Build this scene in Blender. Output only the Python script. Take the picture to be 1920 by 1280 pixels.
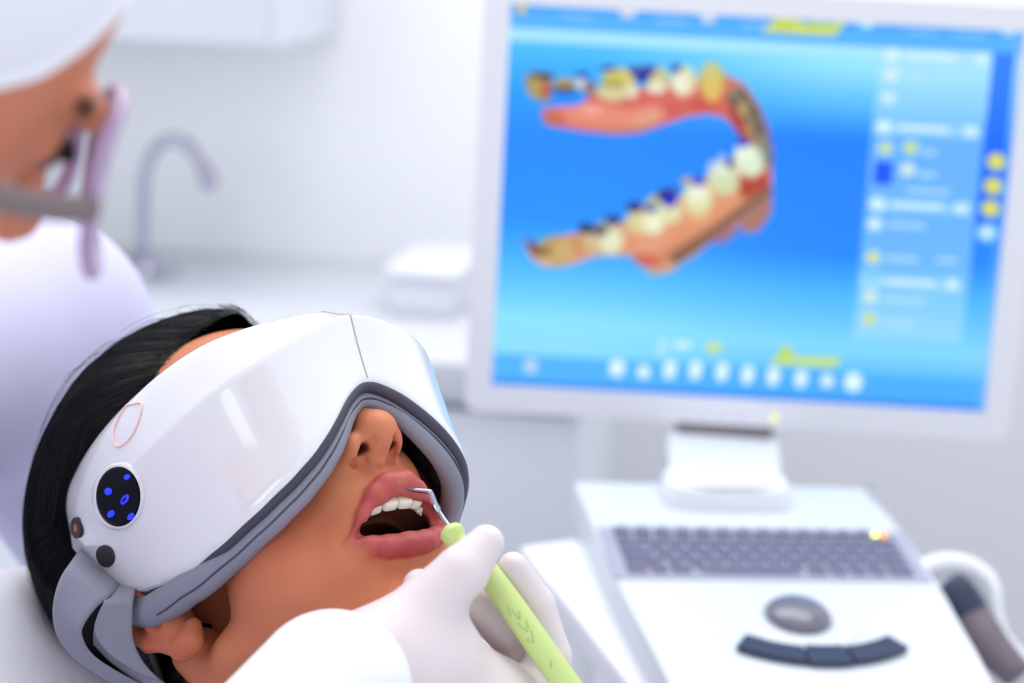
import bpy, bmesh, math, random
import numpy as np
from mathutils import Vector, Matrix

for o in list(bpy.data.objects): bpy.data.objects.remove(o)
SC = bpy.context.scene
COL = SC.collection
rng = np.random.default_rng(7)
random.seed(7)

# ------------------------------------------------------------------ camera, sky, lights, exposure
FPX = 3600.0                                    # focal length for a 1920 px wide frame
PITCH, ROLL = math.radians(13), math.radians(2.4)
CAM = np.array([0.0, 0.0, 1.35])
c, s = math.cos(PITCH), math.sin(PITCH)
_r, _u, _b = np.array([1., 0, 0]), np.array([0, s, c]), np.array([0, -c, s])
cr, sr = math.cos(ROLL), math.sin(ROLL)
AX = np.stack([cr * _r + sr * _u, -sr * _r + cr * _u, _b])   # rows: right, up, toward the lens
cam = bpy.data.cameras.new('camera'); camo = bpy.data.objects.new('camera', cam); COL.objects.link(camo)
camo.matrix_world = Matrix([[*AX[:, 0], 0], [*AX[:, 1], 0], [*AX[:, 2], 0], [0, 0, 0, 1]]).transposed() if False else \
    Matrix([[AX[0][i], AX[1][i], AX[2][i], CAM[i]] for i in range(3)] + [[0, 0, 0, 1]])
cam.sensor_width = 36; cam.lens = FPX / 1920 * 36
cam.clip_start = 0.05; cam.clip_end = 60
cam.dof.use_dof = True; cam.dof.focus_distance = 0.945; cam.dof.aperture_fstop = 3.8
SC.camera = camo
SC.view_settings.view_transform = 'Standard'
SC.view_settings.look = 'None'
SC.view_settings.exposure = 0.08
SC.view_settings.gamma = 1.0
SC.view_settings.use_curve_mapping = False
W = bpy.data.worlds.new('room_light'); SC.world = W; W.use_nodes = True
W.node_tree.nodes['Background'].inputs[0].default_value = (0.86, 0.92, 1.0, 1)
W.node_tree.nodes['Background'].inputs[1].default_value = 1.08
def area(name, loc, target, size, power, color=(1, 1, 1)):
    l = bpy.data.lights.new(name, 'AREA'); l.shape = 'RECTANGLE'; l.size, l.size_y = size; l.energy = power; l.color = color
    o = bpy.data.objects.new(name, l); COL.objects.link(o); o.location = loc
    o.rotation_euler = (Vector(target) - Vector(loc)).to_track_quat('-Z', 'Y').to_euler()
    return o
area('ceiling_light', (0.0, 1.65, 2.62), (0.05, 1.85, 0), (2.2, 1.0), 28)
area('window_light', (-2.2, -1.6, 2.0), (-0.1, 1.0, 1.0), (1.4, 1.6), 18, (0.92, 0.96, 1))

# ------------------------------------------------------------------ helpers
def cw(p):
    """camera-frame metres (right, up, toward) -> world"""
    return CAM + np.asarray(p, float) @ AX
def pc(px, py, d):
    return np.array([(px - 960) / FPX * d, (640 - py) / FPX * d, -d])
def P(px, py, d): return cw(pc(px, py, d))
def lin(r, g, b):
    f = lambda v: (v / 255) / 12.92 if v / 255 <= .04045 else ((v / 255 + .055) / 1.055) ** 2.4
    return (f(r), f(g), f(b))
def sm(a, b, x):
    t = np.clip((x - a) / (b - a), 0, 1); return t * t * (3 - 2 * t)

def mat(name, col, rough=.5, metal=0., coat=0., attr=False, emit=0., noise=0., nscale=40., bump=0., bscale=200., sss=0., trans=0., spec=.5, alpha=1., ior=1.45, stretch=None, sheen=0.):
    m = bpy.data.materials.new(name); m.use_nodes = True
    nt = m.node_tree; b = nt.nodes['Principled BSDF']; I = b.inputs
    I['Base Color'].default_value = (*col, 1); I['Roughness'].default_value = rough; I['Metallic'].default_value = metal
    I['Coat Weight'].default_value = coat; I['Coat Roughness'].default_value = .04
    I['Specular IOR Level'].default_value = spec; I['IOR'].default_value = ior
    I['Transmission Weight'].default_value = trans; I['Alpha'].default_value = alpha
    I['Sheen Weight'].default_value = sheen
    if sss:
        I['Subsurface Weight'].default_value = sss; I['Subsurface Radius'].default_value = (1, .35, .2); I['Subsurface Scale'].default_value = .004
    src = None
    if attr:
        a = nt.nodes.new('ShaderNodeVertexColor'); a.layer_name = 'Col'; src = a.outputs['Color']
        if not emit: nt.links.new(src, I['Base Color'])
    tc = None
    if noise or bump:
        tc = nt.nodes.new('ShaderNodeTexCoord'); vec = tc.outputs['Object']
        if stretch:
            mp = nt.nodes.new('ShaderNodeMapping'); mp.inputs['Scale'].default_value = stretch; nt.links.new(vec, mp.inputs[0]); vec = mp.outputs[0]
    if noise:
        n = nt.nodes.new('ShaderNodeTexNoise'); n.inputs['Scale'].default_value = nscale; n.inputs['Detail'].default_value = 3
        nt.links.new(vec, n.inputs['Vector'])
        mr = nt.nodes.new('ShaderNodeMapRange'); mr.inputs[3].default_value = 1 - noise; mr.inputs[4].default_value = 1 + noise
        nt.links.new(n.outputs[0], mr.inputs[0])
        mx = nt.nodes.new('ShaderNodeMix'); mx.data_type = 'RGBA'; mx.blend_type = 'MULTIPLY'; mx.inputs[0].default_value = 1
        mx.inputs[6].default_value = (*col, 1)
        if src: nt.links.new(src, mx.inputs[6])
        nt.links.new(mr.outputs[0], mx.inputs[7]); nt.links.new(mx.outputs[2], I['Base Color'])
    if bump:
        n = nt.nodes.new('ShaderNodeTexNoise'); n.inputs['Scale'].default_value = bscale; n.inputs['Detail'].default_value = 2
        nt.links.new(vec, n.inputs['Vector'])
        bp = nt.nodes.new('ShaderNodeBump'); bp.inputs['Strength'].default_value = bump; bp.inputs['Distance'].default_value = .001
        nt.links.new(n.outputs[0], bp.inputs['Height']); nt.links.new(bp.outputs[0], I['Normal'])
    if emit:
        I['Emission Strength'].default_value = emit; I['Emission Color'].default_value = (*col, 1)
        if src:
            nt.links.new(src, I['Emission Color'])
            I['Base Color'].default_value = (.01, .01, .01, 1)
    return m

def link(o, parent=None):
    COL.objects.link(o)
    if parent is not None: o.parent = parent
    return o
WORLD = {}
def empty(name, loc, label, cat, group=None):
    o = bpy.data.objects.new(name, None); o.empty_display_size = .05; o.location = loc; link(o)
    WORLD[o.name] = np.array(loc, float)
    tag(o, label, cat, group); return o
def tag(o, label=None, cat=None, group=None, kind=None):
    if label: o['label'] = label
    if cat: o['category'] = cat
    if group: o['group'] = group
    if kind: o['kind'] = kind
    return o
def mesh(name, V, F, m, parent=None, origin=None, smooth=True, cols=None, label=None, kind=None, sharp=None):
    """V in world metres; the object's origin goes to `origin` (or the parent's, or the middle of its base)"""
    V = np.asarray(V, float)
    if origin is None:
        lo, hi = V.min(0), V.max(0)
        origin = np.array([(lo[0] + hi[0]) / 2, (lo[1] + hi[1]) / 2, lo[2] if parent is None else (lo[2] + hi[2]) / 2])
    me = bpy.data.meshes.new(name)
    me.from_pydata((V - origin).tolist(), [], F if isinstance(F, list) else F.tolist())
    if smooth: me.polygons.foreach_set('use_smooth', [True] * len(me.polygons))
    if cols is not None:
        a = me.color_attributes.new('Col', 'FLOAT_COLOR', 'POINT')
        cc = np.ones((len(V), 4), np.float32); cc[:, :3] = cols; a.data.foreach_set('color', cc.ravel())
    me.materials.append(m); me.update()
    if sharp and smooth: me.set_sharp_from_angle(angle=math.radians(sharp))
    o = bpy.data.objects.new(name, me); link(o, parent)
    pw = WORLD.get(parent.name, np.zeros(3)) if parent is not None else np.zeros(3)
    o.location = np.asarray(origin) - pw
    WORLD[o.name] = np.asarray(origin, float)
    tag(o, label, None, None, kind)
    return o
def cham(bm, w, seg=2):
    bmesh.ops.bevel(bm, geom=bm.edges[:], offset=w, segments=seg, profile=.6, affect='EDGES')
def bmVF(bm):
    bm.verts.ensure_lookup_table(); bm.verts.index_update()
    return np.array([v.co[:] for v in bm.verts]), [[v.index for v in f.verts] for f in bm.faces]
def box(lo, hi, bev=0, seg=2):
    bm = bmesh.new(); bmesh.ops.create_cube(bm, size=1)
    lo, hi = np.array(lo, float), np.array(hi, float)
    for v in bm.verts: v.co = Vector(lo + (np.array(v.co) + .5) * (hi - lo))
    if bev: cham(bm, bev, seg)
    r = bmVF(bm); bm.free(); return r
def prism(poly, z0, z1, bev=0, seg=2, top=None):
    """polygon (x,y) extruded from z0 to z1; `top` = other outline for z1"""
    bm = bmesh.new(); top = poly if top is None else top
    a = [bm.verts.new((x, y, z0)) for x, y in poly]; b = [bm.verts.new((x, y, z1)) for x, y in top]
    n = len(poly)
    bm.faces.new(a[::-1]); bm.faces.new(b)
    for i in range(n): bm.faces.new((a[i], a[(i + 1) % n], b[(i + 1) % n], b[i]))
    bmesh.ops.recalc_face_normals(bm, faces=bm.faces[:])
    if bev:
        es = [e for e in bm.edges if all(abs(v.co.z - z1) < 1e-9 for v in e.verts) or all(abs(v.co.z - z0) < 1e-9 for v in e.verts)]
        bmesh.ops.bevel(bm, geom=es, offset=bev, segments=seg, profile=.6, affect='EDGES')
    r = bmVF(bm); bm.free(); return r
def rrect(x0, y0, x1, y1, r, n=6):
    out = []
    for cx, cy, a0 in ((x1 - r, y1 - r, 0), (x0 + r, y1 - r, 90), (x0 + r, y0 + r, 180), (x1 - r, y0 + r, 270)):
        for i in range(n + 1):
            a = math.radians(a0 + 90 * i / n); out.append((cx + r * math.cos(a), cy + r * math.sin(a)))
    return out
def lathe(prof, seg=32):
    """(r,z) profile around z"""
    V, F = [], []
    for r, z in prof:
        for i in range(seg):
            a = 2 * math.pi * i / seg; V.append((r * math.cos(a), r * math.sin(a), z))
    n = len(prof)
    for j in range(n - 1):
        for i in range(seg):
            F.append([j * seg + i, j * seg + (i + 1) % seg, (j + 1) * seg + (i + 1) % seg, (j + 1) * seg + i])
    F.append(list(range(seg))[::-1]); F.append([(n - 1) * seg + i for i in range(seg)])
    return np.array(V), F
def catmull(pts, n):
    pts = np.asarray(pts, float); k = len(pts)
    t = np.linspace(0, k - 1, n); i = np.clip(t.astype(int), 0, k - 2); f = (t - i)[:, None]
    g = lambda j: np.where((j < 0)[:, None], 2 * pts[0] - pts[1], np.where((j > k - 1)[:, None], 2 * pts[-1] - pts[-2], pts[np.clip(j, 0, k - 1)]))
    p0, p1, p2, p3 = g(i - 1), g(i), g(i + 1), g(i + 2)
    return .5 * ((2 * p1) + (-p0 + p2) * f + (2 * p0 - 5 * p1 + 4 * p2 - p3) * f ** 2 + (-p0 + 3 * p1 - 3 * p2 + p3) * f ** 3)
def tube(path, rad, seg=12, cap=True, flat=None, up=None):
    path = np.asarray(path, float); n = len(path); rad = np.broadcast_to(np.asarray(rad, float), (n,))
    T = np.gradient(path, axis=0); T /= np.linalg.norm(T, axis=1)[:, None] + 1e-12
    a = np.array(up if up is not None else ([0, 0, 1.] if abs(T[0][2]) < .9 else [1., 0, 0])); N = []
    for i in range(n):
        a = a - T[i] * (a @ T[i]); a /= np.linalg.norm(a); N.append(a.copy())
        if up is not None: a = np.array(up, float)
    N = np.array(N); B = np.cross(T, N)
    an = np.linspace(0, 2 * np.pi, seg, endpoint=False); fl = 1 if flat is None else flat
    V = path[:, None] + rad[:, None, None] * (np.cos(an)[None, :, None] * N[:, None] * fl + np.sin(an)[None, :, None] * B[:, None])
    V = V.reshape(-1, 3); F = []
    for j in range(n - 1):
        for i in range(seg): F.append([j * seg + i, j * seg + (i + 1) % seg, (j + 1) * seg + (i + 1) % seg, (j + 1) * seg + i])
    if cap: F.append(list(range(seg))[::-1]); F.append([(n - 1) * seg + i for i in range(seg)])
    return V, F
def grid_faces(nu, nv, wrap_v=False, flip=False):
    F = []
    for i in range(nu - 1):
        for j in range(nv if wrap_v else nv - 1):
            k = (j + 1) % nv
            q = [i * nv + j, (i + 1) * nv + j, (i + 1) * nv + k, i * nv + k]
            F.append(q[::-1] if flip else q)
    return F
def join(*vf):
    V, F, n = [], [], 0
    for v, f in vf:
        V.append(np.asarray(v)); F += [[i + n for i in q] for q in f]; n += len(v)
    return np.concatenate(V), F
def xf(vf, M, t):
    return np.asarray(vf[0]) @ np.asarray(M).T + np.asarray(t), vf[1]

# ---- distance-field modelling (millimetres)
class Sdf:
    def __init__(s, lo, hi, h):
        s.lo = np.array(lo, float); s.h = h
        s.ax = [np.arange(l, u + h, h, dtype=np.float32) for l, u in zip(lo, hi)]
        s.D = np.full([len(a) for a in s.ax], 60, np.float32)
    def _w(s, lo, hi):
        sl = []
        for k in range(3):
            a = max(0, int((lo[k] - s.lo[k]) / s.h) - 1); b = min(len(s.ax[k]), int((hi[k] - s.lo[k]) / s.h) + 3)
            sl.append(slice(a, max(a, b)))
        g = np.meshgrid(*[s.ax[k][sl[k]] for k in range(3)], indexing='ij', sparse=True)
        return tuple(sl), g
    def _put(s, lo, hi, fn, k, sub):
        e = k + 4
        sl, g = s._w(np.array(lo) - e, np.array(hi) + e)
        if any(q.stop <= q.start for q in sl): return
        d = fn(*g); D = s.D[sl]
        if sub: d = -d; h = np.maximum(k - np.abs(D - d), 0) / max(k, 1e-6); s.D[sl] = np.maximum(D, d) + h * h * k / 4
        else: h = np.maximum(k - np.abs(D - d), 0) / max(k, 1e-6); s.D[sl] = np.minimum(D, d) - h * h * k / 4
    def ell(s, c, r, k=4, sub=False, M=None):
        c = np.array(c, float); r = np.array(r, float); m = r.max() if M is not None else r
        s._put(c - m, c + m, lambda x, y, z: f_ell(x, y, z, c, r, M), k, sub)
    def cone(s, a, b, ra, rb, k=4, sub=False):
        a = np.array(a, float); b = np.array(b, float); m = max(ra, rb)
        s._put(np.minimum(a, b) - m, np.maximum(a, b) + m, lambda x, y, z: f_cone(x, y, z, a, b, ra, rb), k, sub)
    def chain(s, pts, rad, k=4, sub=False):
        for i in range(len(pts) - 1): s.cone(pts[i], pts[i + 1], rad[i], rad[i + 1], k, sub)
    def sym(s, fn, c, *a, **kw):
        for q in (1, -1): getattr(s, fn)(np.array(c) * [q, 1, 1], *a, **kw)
    def symc(s, a, b, *r, **kw):
        for q in (1, -1): s.cone(np.array(a) * [q, 1, 1], np.array(b) * [q, 1, 1], *r, **kw)
    def net(s):
        D = s.D; S = D < 0
        n = np.zeros([d - 1 for d in D.shape], np.int8)
        cs = [(i, j, k) for i in (0, 1) for j in (0, 1) for k in (0, 1)]
        N = D.shape
        cut = lambda A, o: A[o[0]:N[0] - 1 + o[0], o[1]:N[1] - 1 + o[1], o[2]:N[2] - 1 + o[2]]
        for o in cs: n += cut(S, o)
        act = (n > 0) & (n < 8); I = np.argwhere(act)
        idx = np.full(act.shape, -1, np.int32); idx[act] = np.arange(len(I))
        vals = {o: D[I[:, 0] + o[0], I[:, 1] + o[1], I[:, 2] + o[2]] for o in cs}
        acc = np.zeros((len(I), 3)); cnt = np.zeros(len(I))
        for o in cs:
            for ax in range(3):
                if o[ax]: continue
                q = list(o); q[ax] = 1; q = tuple(q)
                a, b = vals[o], vals[q]; x = (a < 0) != (b < 0)
                t = np.where(x, a / np.where(x, a - b, 1), 0)
                p = np.tile(np.array(o, float), (len(I), 1)); p[:, ax] = t
                acc[x] += p[x]; cnt += x
        V = (I + acc / cnt[:, None]) * s.h + s.lo
        Fs = []
        for ax in range(3):
            u, v = (ax + 1) % 3, (ax + 2) % 3
            a = [slice(None)] * 3; b = [slice(None)] * 3; a[ax] = slice(0, -1); b[ax] = slice(1, None)
            E = np.argwhere(S[tuple(a)] != S[tuple(b)])
            E = E[(E[:, u] > 0) & (E[:, v] > 0) & (E[:, u] < N[u] - 1) & (E[:, v] < N[v] - 1)]
            q = []
            for du, dv in ((1, 1), (0, 1), (0, 0), (1, 0)):
                g = E.copy(); g[:, u] -= du; g[:, v] -= dv; q.append(idx[g[:, 0], g[:, 1], g[:, 2]])
            q = np.stack(q, 1); inside = S[E[:, 0], E[:, 1], E[:, 2]]
            q[~inside] = q[~inside][:, ::-1]; Fs.append(q)
        return V, np.concatenate(Fs)
def f_ell(x, y, z, c, r, M=None):
    x, y, z = x - c[0], y - c[1], z - c[2]
    if M is not None: x, y, z = (M[0][i] * x + M[1][i] * y + M[2][i] * z for i in range(3))
    k0 = np.sqrt((x / r[0]) ** 2 + (y / r[1]) ** 2 + (z / r[2]) ** 2); k1 = np.sqrt((x / r[0] ** 2) ** 2 + (y / r[1] ** 2) ** 2 + (z / r[2] ** 2) ** 2)
    return k0 * (k0 - 1) / (k1 + 1e-9)
def f_cone(x, y, z, a, b, ra, rb):
    d = b - a; L = d @ d + 1e-9
    t = np.clip(((x - a[0]) * d[0] + (y - a[1]) * d[1] + (z - a[2]) * d[2]) / L, 0, 1)
    return np.sqrt((x - a[0] - t * d[0]) ** 2 + (y - a[1] - t * d[1]) ** 2 + (z - a[2] - t * d[2]) ** 2) - (ra + t * (rb - ra))
def chain_d(V, pts, rad):
    d = 1e9
    for i in range(len(pts) - 1): d = np.minimum(d, f_cone(V[:, 0], V[:, 1], V[:, 2], np.array(pts[i], float), np.array(pts[i + 1], float), rad[i], rad[i + 1]))
    return d

# ------------------------------------------------------------------ materials
M_wall = mat('wall_paint', lin(250, 249, 251), .6, noise=.015, nscale=3)
M_wallpink = mat('wall_paint_warm', lin(226, 220, 228), .6, noise=.015, nscale=3)
M_cab = mat('cabinet_lacquer', lin(220, 222, 229), .35, noise=.01, nscale=5)
M_counter = mat('counter_laminate', lin(200, 203, 210), .3, noise=.02, nscale=60)
M_floor = mat('floor_vinyl', lin(205, 205, 210), .4, noise=.04, nscale=8)
M_grey = mat('grey_plastic', lin(218, 218, 227), .4)
M_chrome = mat('chrome', lin(176, 174, 194), .16, 1.)
M_plastic = mat('white_plastic', lin(236, 237, 242), .32, noise=.01, nscale=20)
M_deck = mat('deck_plastic', lin(216, 221, 228), .35)
M_bezel = mat('bezel_plastic', lin(228, 227, 233), .4)
M_kbd = mat('keyboard_tray', lin(168, 168, 186), .45)
M_key = mat('key_plastic', lin(122, 121, 146), .5)
M_navy = mat('dark_navy_plastic', lin(48, 56, 80), .35)
M_ball = mat('trackball_plastic', lin(112, 110, 124), .2, coat=.5)
M_brown = mat('dark_taupe_plastic', lin(112, 100, 110), .45)
M_shell = mat('glossy_white_shell', lin(236, 236, 240), .14, coat=1., spec=.5)
M_seam = mat('seam_gap', lin(196, 184, 168), .6)
M_gasket = mat('gasket_rubber', lin(66, 64, 78), .5, bump=.2)
M_pad = mat('grey_leatherette', lin(136, 138, 154), .5, bump=.35, bscale=350, noise=.05, nscale=90)
M_lining = mat('shaded_leatherette', lin(50, 50, 64), .55, bump=.35, bscale=350)  # lining fabric, with the shade inside the massager put into its colour
M_strap = mat('grey_elastic', lin(142, 143, 158), .8, bump=.3, bscale=600, noise=.06, nscale=120, sheen=.2)
M_black = mat('black_gloss', lin(6, 6, 16), .3, spec=.15)
M_button = mat('dark_button', lin(48, 40, 46), .5)
M_blue = mat('blue_led', lin(24, 44, 255), .5, emit=1.3)
M_amber = mat('amber_mark', lin(190, 110, 40), .5)
M_pink = mat('pink_print', lin(250, 214, 208), .5)
M_skin = mat('skin', (.6, .25, .15), .5, attr=True, noise=.05, nscale=70, bump=.12, bscale=900, sss=.12, spec=.4)
M_skin2 = mat('skin_dentist', (.6, .25, .15), .5, attr=True, sss=.1, spec=.3)
M_hair = mat('black_hair', lin(10, 10, 16), .42, spec=.22)
M_tooth = mat('tooth_enamel', lin(250, 240, 228), .22, coat=.4, sss=.1)
M_tongue = mat('tongue', lin(140, 56, 62), .3, bump=.3, bscale=500)
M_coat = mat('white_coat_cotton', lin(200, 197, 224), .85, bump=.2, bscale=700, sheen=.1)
M_cap = mat('cap_cotton', lin(248, 247, 254), .85, bump=.2, bscale=700)
M_coat_lit = mat('white_coat_cotton_lit', lin(240, 241, 252), .85, bump=.2, bscale=700)  # lighter copy of the coat cotton: glare on the near sleeve in its colour
M_glove = mat('latex_glove', lin(228, 215, 217), .45, noise=.03, nscale=60, sss=.25, bump=.15, bscale=400)
M_green = mat('lime_silicone', lin(200, 218, 138), .38, noise=.03, nscale=50, sss=.1)
M_mark = mat('worn_grey_print', lin(172, 196, 118), .6)
M_steel = mat('steel', lin(190, 190, 205), .18, 1.)
M_lens = mat('clear_lens', lin(236, 236, 242), .03, trans=1., ior=1.12, spec=.3)
M_frame = mat('clear_mauve_frame', lin(176, 150, 184), .2, spec=.6)
M_arm = mat('grey_temple_arm', lin(128, 112, 112), .4)
M_pillow = mat('headrest_vinyl', lin(244, 244, 252), .6, noise=.02, nscale=30, bump=.2, bscale=300)
M_shirt = mat('pale_blue_bib', lin(200, 214, 232), .85)
M_led = mat('yellow_green_led', lin(235, 245, 30), .5, emit=6.0)
M_led2 = mat('orange_led', lin(255, 170, 60), .5, emit=.9)
M_led3 = mat('green_led', lin(215, 225, 70), .5, emit=.9)

# ------------------------------------------------------------------ the room
# the back wall runs at an angle: its right end comes nearer
YAW = math.radians(-9)
wx = np.array([math.cos(YAW), math.sin(YAW), 0]); wy = np.array([-wx[1], wx[0], 0]); wz = np.array([0, 0, 1.])
W0 = P(330, 300, 2.30); W0[2] = 0
RW = np.stack([wx, wy, wz], 1)                    # columns: along the wall, into the wall, up
def wall_local(px, py, yy):
    """pixel -> wall frame on the plane y=yy"""
    d = np.array([(px - 960) / FPX, (640 - py) / FPX, -1.]) @ AX; o = RW.T @ (CAM - W0); v = RW.T @ d
    return o + (yy - o[1]) / v[1] * v
def wbox(name, lo, hi, m, bev=0, parent=None, **k):
    return mesh(name, *xf(box(lo, hi, bev), RW, W0), m, parent, **k)
o = wbox('wall_back', (-2.2, 0, 0), (2.6, .1, 2.8), M_wall); tag(o, kind='structure')
o = wbox('floor', (-2.6, -4.2, -.05), (3.0, .1, 0), M_floor); tag(o, kind='structure')
o = wbox('ceiling', (-2.6, -1.9, 2.8), (3.0, .1, 2.85), M_wall); tag(o, kind='structure')
q0 = wall_local(870, 560, 0.0)
CT = wall_local(300, 515, -.15)[2]              # counter top height
ct = CT
xe = wall_local(1080, 850, -.42)[0]             # right end of the base cabinet
# counter and the cabinets under it
cb = empty('base_cabinet', xf((np.array([[-.3, -.21, 0]]), []), RW, W0)[0][0], 'white lacquered base cabinet under the sink counter against back wall', 'cabinet')
wbox('body', (-1.3, -.42, .08), (xe, 0, ct - .04), M_cab, .002, cb)
wbox('plinth', (-1.3, -.36, 0), (xe - .02, 0, .08), M_grey, 0, cb)
nx = np.linspace(-1.3, xe, 5)
for a, b in zip(nx[:-1], nx[1:]):
    d_ = wbox('drawer', (a + .003, -.44, ct - .20), (b - .003, -.42, ct - .05), M_cab, .002, cb)
    wbox('handle', ((a + b) / 2 - .06, -.455, ct - .12), ((a + b) / 2 + .06, -.44, ct - .11), M_chrome, .002, d_)
    d_ = wbox('door', (a + .003, -.44, .09), (b - .003, -.42, ct - .206), M_cab, .002, cb)
    wbox('handle', ((a + b) / 2 - .06, -.455, ct - .26), ((a + b) / 2 + .06, -.44, ct - .25), M_chrome, .002, d_)
cn = wbox('sink_counter', (-1.3, -.45, ct - .04), (xe + .01, 0, ct), M_counter, .004)
tag(cn, 'pale laminate counter along the back wall, faucet standing on it', 'counter')
wc_r = wall_local(500, 60, -.30)[0]; wc_b = wall_local(350, 88, -.30)[2]
wc = empty('wall_cabinet', xf((np.array([[-.6, -.15, wc_b]]), []), RW, W0)[0][0], 'pale overhead wall cabinet at the top left behind the dentist', 'cabinet')
wbox('body', (-1.3, -.28, wc_b), (wc_r, 0, wc_b + .7), M_cab, .003, wc)
nx = np.linspace(-1.3, wc_r, 4)
for a, b in zip(nx[:-1], nx[1:]):
    wbox('door', (a + .003, -.30, wc_b + .004), (b - .003, -.28, wc_b + .69), M_cab, .002, wc)
# grey box standing on the counter, half hidden by the monitor
p0 = wall_local(735, 640, -.2); p1 = wall_local(872, 640, -.2)
gb = empty('storage_box', xf((np.array([[(p0[0] + p1[0]) / 2, -.19, ct]]), []), RW, W0)[0][0], 'blurred pale grey box on the counter just left of the monitor', 'box')
zt = wall_local(800, 600, -.2)[2]
wbox('body', (p0[0] + .01, -.27, ct), (p1[0], -.12, max(zt, ct + .04)), M_grey, .006, gb)
wbox('lid', (p0[0] + .006, -.274, max(zt, ct + .04)), (p1[0] + .004, -.116, max(zt, ct + .04) + .012), M_cab, .004, gb)
# faucet
fp = wall_local(268, 505, -.15); fz = ct
fo = W0 + RW @ np.array([fp[0], fp[1], fz])
fa = empty('gooseneck_faucet', fo, 'chrome gooseneck faucet standing on the counter behind the dentist', 'faucet')
dF = np.linalg.norm(fo - CAM)
def FP(px, py): return P(px, py, 1.87)
fo2 = FP(268, 512); off = fo - fo2; off[2] = 0
Fp = lambda px, py: W0 + RW @ wall_local(px, py, -.15)
top_path = catmull([Fp(266, 505), Fp(267, 440), Fp(268, 380), Fp(272, 325), Fp(288, 283), Fp(318, 262), Fp(346, 268), Fp(370, 292), Fp(384, 318), Fp(391, 338)], 60)
base_z = min(fz, top_path[0][2] - .002)
mesh('spout', *tube(top_path, .0062, 14), M_chrome, fa)
b0 = top_path[0]
mesh('base', *xf(lathe([(.0, 0), (.020, 0), (.020, .004), (.013, .008), (.012, max(.02, b0[2] - fz + .012)), (.0, max(.022, b0[2] - fz + .014))], 24), np.eye(3), (b0[0], b0[1], fz)), M_chrome, fa)
e0, e1 = top_path[-4], top_path[-1]; dd = (e1 - e0) / np.linalg.norm(e1 - e0)
mesh('aerator', *tube([e1 - dd * .016, e1 - dd * .004, e1 + dd * .008, e1 + dd * .009], [.0085, .0095, .0095, .0075], 18), M_chrome, fa)
lv = tube([b0 + [0, 0, -.004], b0 + [.018, -.014, .0], b0 + [.045, -.03, .006]], [.005, .004, .0045], 10)
mesh('lever', *lv, M_chrome, fa)

# ------------------------------------------------------------------ console of the imaging cart
RK = np.array([[0.98719, -0.13105, 0.09097], [-0.03185, 0.39690, 0.91731], [-0.15632, -0.90846, 0.38764]])
tK = np.array([.1923, -.1638, -1.4716]) * .924
KW = AX.T @ RK; KO = cw(tK)                       # deck frame -> world
def kun(px, py, z=0):
    d = np.array([(px - 960) / FPX, (640 - py) / FPX, -1.]); o = -RK.T @ tK; v = RK.T @ d
    return (o + (z / 1000 - o[2]) / v[2] * v) * 1000
def kx(vf): return xf((np.asarray(vf[0]) / 1000, vf[1]), KW, KO)
kbase = KO.copy(); kbase[2] = 0
ca = empty('imaging_cart', kbase, 'white dental imaging cart with keyboard, trackball and curved button bar, right', 'cart')
# deck slab with the rounded front, then the lower body
deck = [(-119, 108)] + [(100, 108), (108, 98), (116, 45), (118, -40), (116, -85), (113, -145), (104, -200), (80, -240), (0, -252), (-75, -240), (-97, -200), (-107, -107), (-113, -39), (-116.5, 43)]
deck = [tuple(p) for p in catmull(np.array(deck + [deck[0]]), 90)[:-1]]
mesh('deck', *kx(prism(deck[::-1], -34, 0, 3, 3)), M_deck, ca, sharp=40)
wing = [tuple(kun(*p, -26)[:2]) for p in [(975, 1022), (1080, 1008), (1150, 1050)]] + [(-60, 0), (-60, -200)] + [tuple(kun(*p, -26)[:2]) for p in [(1200, 1310), (1130, 1218), (1060, 1128), (1010, 1070)]]
mesh('side_wing', *kx(prism(wing, -46, -26, 4, 3)), M_plastic, ca, sharp=40)
rw = [(60, -20), (100, -20), (150, -130), (150, -200), (60, -230)]
mesh('side_wing', *kx(prism(rw, -60, -40, 4, 3)), M_plastic, ca, sharp=40)
# trunk and foot on castors (below the frame)
def up_box(lo, hi, bev): return xf(box(lo, hi, bev), np.stack([[KW[0, 0], KW[1, 0], 0], [-KW[1, 0], KW[0, 0], 0], [0, 0, 1]], 1), kbase)
mesh('trunk', *up_box((-.10, -.05, .16), (.10, .10, KO[2] - .055), .02), M_plastic, ca, sharp=40)
mesh('foot', *up_box((-.20, -.20, .08), (.20, .22, .16), .03), M_plastic, ca, sharp=40)
for sx in (-.16, .16):
    for sy in (-.16, .18):
        v = xf(lathe([(0, -.012), (.03, -.012), (.036, -.008), (.036, .008), (.03, .012), (0, .012)], 20), np.array([[0, 0, 1], [1, 0, 0], [0, 1, 0.]]), (0, 0, 0))
        w_ = (np.asarray(v[0]) + [sx, sy, .036])
        fk = box((sx - .02, sy - .012, .04), (sx + .02, sy + .012, .09), .004)
        M3 = np.stack([[KW[0, 0], KW[1, 0], 0], [-KW[1, 0], KW[0, 0], 0], [0, 0, 1]], 1)
        cs_ = mesh('castor', *xf(fk, M3, kbase), M_grey, ca)
        mesh('wheel', *xf((w_, v[1]), M3, kbase), M_navy, cs_)
# pedestal the monitor stands on
pd = [tuple(p) for p in rrect(-58, 64, 42, 107, 16)]; pt = [tuple(p) for p in rrect(-54, 68, 38, 106, 14)]
mesh('pedestal', *kx(prism(pd, 0, 16, 2, 2, top=pt)), M_plastic, ca, sharp=40)
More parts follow.
